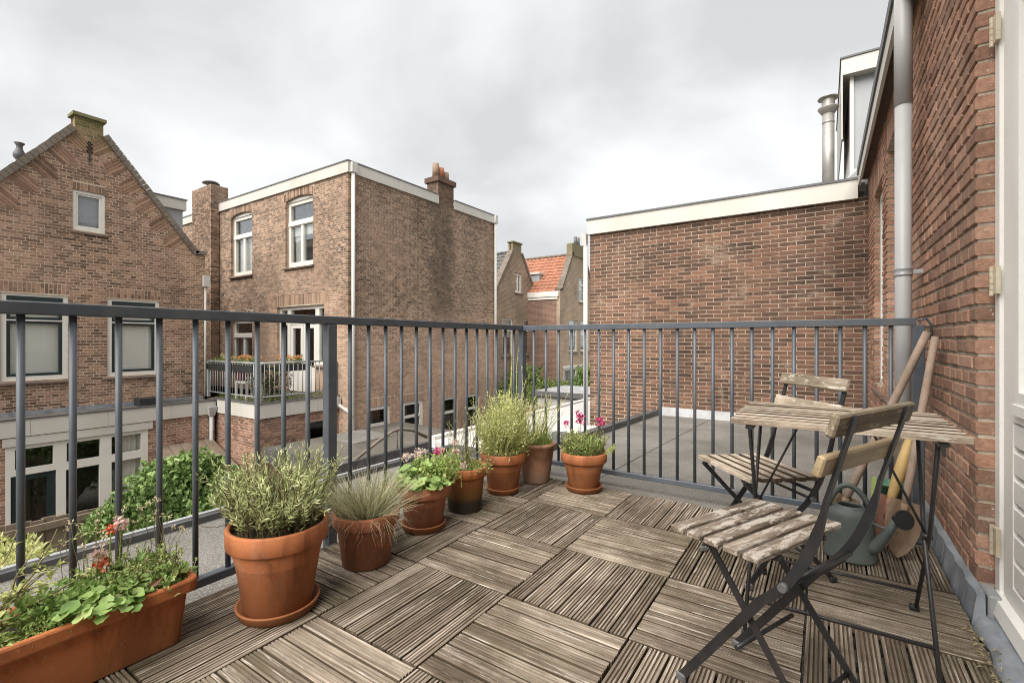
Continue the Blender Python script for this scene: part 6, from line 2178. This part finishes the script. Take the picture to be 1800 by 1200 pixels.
def chair(loc, th, label, zs, L, f1, f0, b, ft, zt, fb, zb, ff, c, lf_, rb, seat_m, up_m, low_m, nseat=5):
    """folding bistro chair in local axes: X along the slats, Y forward; the root turns it"""
    t = thing("folding_chair", (loc[0], loc[1], 0), label, "chair", "folding wooden bistro chairs")
    t.rotation_euler = (0, 0, th - math.pi / 2)
    WO[t.name] = Vector((0, 0, 0))
    w = (f1 - f0) / nseat
    gap_ = .013 if nseat == 5 else .018
    for i in range(nseat):
        q = MB(); q.bbox(-L, L, -(w - gap_) / 2, (w - gap_) / 2, -.0165, 0, .0028 if nseat == 5 else .0009)
        inst("seat_slat", edge_faces(mesh_of(q, "seat_slat", seat_m), M['shaded_edge'], .9) if nseat > 5 and i < nseat - 1 else mesh_of(q, "seat_slat", seat_m), t, (random.uniform(-.003, .003), f0 + w * (i + .5), zs + random.uniform(-.0015, .0015)), (random.uniform(-.015, .015), 0, random.uniform(-.004, .004)))
    # uprights: backrest bars that bend at the seat and run down to the front feet
    def up(tt):
        return Vector((0, ft + (fb - ft) * tt, zt + (zb - zt) * tt))
    tilt = math.atan2(fb - ft, zt - zb)
    for sx in (-1, 1):
        pts = []
        for k in range(13):
            u_ = k / 12
            p0, p1, p2 = Vector((0, ft + (fb - ft) * .55, zt + (zb - zt) * .55)), Vector((0, fb - .012, zb - .035)), Vector((0, fb + (ff - fb) * .30, zb * .72))
            pts.append(p0 * (1 - u_) ** 2 + p1 * 2 * u_ * (1 - u_) + p2 * u_ ** 2)
        path = [Vector((0, ft, zt))] + pts + [Vector((0, ff, .012))]
        path = [(sx * b, p.y, p.z) for p in path]
        n_ = len(path)
        q = MB(); q.bar(path, [.006, .007, .010, .018] + [.024] * (n_ - 4), [.020, .020, .016, .009] + [.006] * (n_ - 4), (1, 0, 0))
        obj("upright", q, M['black_steel'], t)
        q = MB(); q.bar([(sx * (b - .014), lf_, zs - .024), (sx * (b - .014), rb, .012)], .019, .005, (1, 0, 0))
        obj("leg", q, M['black_steel'], t)
        q = MB(); q.bar([(sx * (b - .026), f0 + .005, zs - .0225), (sx * (b - .026), f1 - .01, zs - .0225)], .012, .012, (1, 0, 0))
        obj("seat_bar", q, M['black_steel'], t)
        q = MB(); q.bbox(sx * b - .008, sx * b + .008, ff - .018, ff + .014, 0.0, .026, .005)
        obj("foot_cap", q, M['grey_cap'], t)
        q = MB(); q.bbox(sx * (b - .014) - .008, sx * (b - .014) + .008, rb - .016, rb + .016, 0.0, .024, .005)
        obj("foot_cap", q, M['rose_plastic'], t)
    # rear pivot rod with caps, front stretcher
    q = MB(); q.tube([(-b, fb + .045, zb - .075), (b, fb + .045, zb - .075)], .0055, 10)
    q.tube([(-b + .004, fb + .02, zb - .05), (b - .004, fb + .02, zb - .05)], .008, 8)
    obj("pivot_rod", q, M['black_steel'], t)
    for sx in (-1, 1):
        q = MB(); q.tube([(sx * (b + .003), fb + .045, zb - .075), (sx * (b + .018), fb + .045, zb - .075)], [.0125, .0105], 12)
        obj("pivot_cap", q, M['grey_cap'], t)
    q = MB(); q.tube([(-b, ff * .55 + fb * .45 - .02, zb * .40), (b, ff * .55 + fb * .45 - .02, zb * .40)], .006, 8)
    obj("stretcher", q, M['black_steel'], t)
    q = MB(); q.tube([(-b + .014, rb * .75 + lf_ * .25, (zs - .02) * .25), (b - .014, rb * .75 + lf_ * .25, (zs - .02) * .25)], .006, 8)
    obj("stretcher", q, M['black_steel'], t)
    for tt, hgt, mt in ((0.055, .052, up_m), (0.31, .050, low_m)):
        p = up(tt)
        q = MB(); q.bbox(-L * .97, L * .97, -.0095, .0095, -hgt / 2, hgt / 2, .004)
        inst("back_slat", mesh_of(q, "back_slat", mt), t, (0, p.y + .0135, p.z), (tilt, 0, 0))
    return t


chair((-0.149, 1.507), 2.716, "nearest folding chair with worn dark slatted seat, facing the planters", .489, .211, .15, -.12, .14, -.29, .851, -.185, .49, .165, .174, .097, -.25, M['seat_wood'], M['back_wood'], M['gold_wood'])
chair((-0.264, 2.352), 3.843, "farther folding chair with bleached slats, tucked behind the table by the railing", .458, .205, .161, -.154, .176, -.304, .85, -.183, .434, .141, .17, .15, -.25, M['pale_wood'], M['pale_wood'], M['pale_wood'], 6)

# ================================================================== WATERING CAN AND TOOLS
wcx, wcy = 0.10, 2.72
wc_ = thing("watering_can", (wcx, wcy, 0), "grey green plastic watering can with dark rose under the table", "watering can")
q = MB()
q.lathe([(0, 0), (.108, 0), (.114, .004), (.114, .012), (.110, .03), (.104, .14), (.100, .215), (.094, .232), (.080, .245), (.062, .252), (.058, .262), (.054, .262), (.052, .25), (.085, .225), (.09, .05), (0, .04)], (wcx, wcy, 0), 36, sx=1.0, sy=.88)
obj("body", q, M['can_green'], wc_)
q = MB()
hp = []
for k in range(17):
    a = math.pi * (k / 16)
    hp.append((wcx - .105 + .0 + .20 * (k / 16) - .01 * math.sin(a), wcy, .19 + .150 * math.sin(a) ** .75 + .035 * (k / 16)))
q.tube(hp, .0135, 12)
obj("handle", q, M['can_green'], wc_)
sdv = Vector((.80, -.42, 0)).normalized()
q = MB()
sp = [Vector((wcx, wcy, .06)) + sdv * .07, Vector((wcx, wcy, .095)) + sdv * .115, Vector((wcx, wcy, .18)) + sdv * .165, Vector((wcx, wcy, .255)) + sdv * .20]
q.tube(sp, [.034, .029, .019, .0165], 16)
obj("spout", q, M['can_green'], wc_)
q = MB()
rp = sp[-1]; rd = (sdv * .6 + Vector((.1, -.75, .30))).normalized()
q.tube([rp - rd * .01, rp + rd * .012, rp + rd * .038, rp + rd * .044], [.018, .024, .044, .044], 24)
obj("rose", q, M['rose_plastic'], wc_)
wc_.scale = (.93, .93, .93)
q = MB(); q.tube([Vector((wcx, wcy, .20)) + sdv * .095, Vector((wcx, wcy, .185)) + sdv * .2], .007, 8)
obj("strut", q, M['can_green'], wc_)


def spade(top, bot, r, label, hm, bmat, blade_len, blade_w, name="spade", curve=.012, hidden_blade=False, taper=None):
    t = thing(name, bot, label, "spade" if name == "spade" else "tool", None)
    a, b_ = Vector(bot), Vector(top)
    ax = (b_ - a).normalized()
    q = MB()
    p0 = a + ax * (blade_len * .82)
    n = 8
    pts = [p0 + (b_ - p0) * (k / n) for k in range(n + 1)]
    rr = taper if taper else [r * .85] + [r] * (n - 1) + [r * .93]
    q.tube(pts, rr, 14)
    obj("handle", q, hm, t)
    side = ax.cross(Vector((0.35, -1, 0))).normalized()
    nrm = side.cross(ax).normalized()
    m = MB()
    prof = [(0.0, .06), (.10, .42), (.25, .74), (.45, .95), (.65, 1.0), (.85, .98), (1.0, .82)]
    vs, fs = [], []
    for u_, wv in prof:
        for k in (-1, -.5, 0, .5, 1):
            p = a + ax * (u_ * blade_len) + side * (k * wv * blade_w / 2) + nrm * (curve * k * k)
            vs.append(tuple(p))
    nb = len(vs)
    vs += [tuple(Vector(v) - nrm * .0025) for v in vs]
    for i in range(len(prof) - 1):
        for k in range(4):
            o_ = i * 5 + k
            fs.append((o_, o_ + 1, o_ + 6, o_ + 5)); fs.append((nb + o_, nb + o_ + 5, nb + o_ + 6, nb + o_ + 1))
    for i in range(len(prof) - 1):
        for k in (0, 4):
            o_ = i * 5 + k
            fs.append((o_, o_ + 5, nb + o_ + 5, nb + o_))
    m.add(vs, fs, .5, True)
    obj("blade", m, bmat, t)
    q = MB(); q.tube([a + ax * (blade_len * .6), a + ax * (blade_len * .95)], [r * .6, r * 1.05], 12)
    obj("socket", q, bmat, t)
    return t


spade((0.428, 3.10, 1.055), (0.03, 3.02, 0.01), .0185, "long grey brown wooden handled spade leaning behind the watering can", M['handle_wood'], M['rust'], .2, .14)
spade((0.452, 3.06, 1.03), (0.275, 2.80, 0.012), .0165, "thinner wooden handled spade with rounded brown blade near the wall", M['handle_wood'], M['rust'], .26, .15)
spade((0.385, 3.02, 0.66), (0.205, 2.86, 0.01), .018, "short tool with yellow wooden handle and reddish worn blade", M['yellow_wood'], M['rust_pink'], .26, .15, name="garden_fork_handle" if False else "hand_spade", taper=[.016, .02, .024, .026, .025, .022, .019, .0165, .014])
bg = thing("plastic_bag", (0.30, 3.02, 0), "crumpled white plastic bag between watering can and yellow handle", "bag")
q = MB()
vs, fs = [], []
for i in range(9):
    for k in range(16):
        a = 2 * math.pi * k / 16
        rr = (.07 if i < 6 else .07 - .012 * (i - 5)) * (1 + random.uniform(-.18, .18))
        vs.append((0.255 + rr * math.cos(a), 3.0 + rr * .8 * math.sin(a), .004 + i * .024 + random.uniform(-.006, .006)))
for i in range(8):
    for k in range(16):
        fs.append((i * 16 + k, i * 16 + (k + 1) % 16, (i + 1) * 16 + (k + 1) % 16, (i + 1) * 16 + k))
q.add(vs, fs)
obj("folds", q, M['plastic_white'], bg)
cp = thing("green_cup", (0.28, 3.13, 0), "small dark green plastic pot beside the white bag", "pot")
q = MB(); q.lathe([(0, 0), (.045, 0), (.06, .27), (.064, .27), (.064, .285), (.058, .285), (.05, .05)], (0.285, 3.14, -.01), 20)
obj("body", q, M['plastic_green'], cp)
lt_ = thing("plant_label", (0.215, 3.1, 0), "lime green plastic plant marker standing by the white bag", "label")
q = MB(); q.bbox(0.205, 0.228, 3.098, 3.102, -.02, .30, .0015)
obj("strip", q, M['lime_plastic'], lt_)

# dry bits lying on the deck
db = MB()
for i in range(150):
    x, y = random.uniform(-2.0, .4), random.uniform(.3, 3.0)
    a = random.uniform(0, 6.28)
    db.leaf((x, y, .002), Vector((math.cos(a), math.sin(a), .05)), Vector((0, 0, 1)), random.uniform(.004, .014), random.uniform(.002, .005), random.random())
obj("deck_litter", db, M['dry'], kind="stuff")
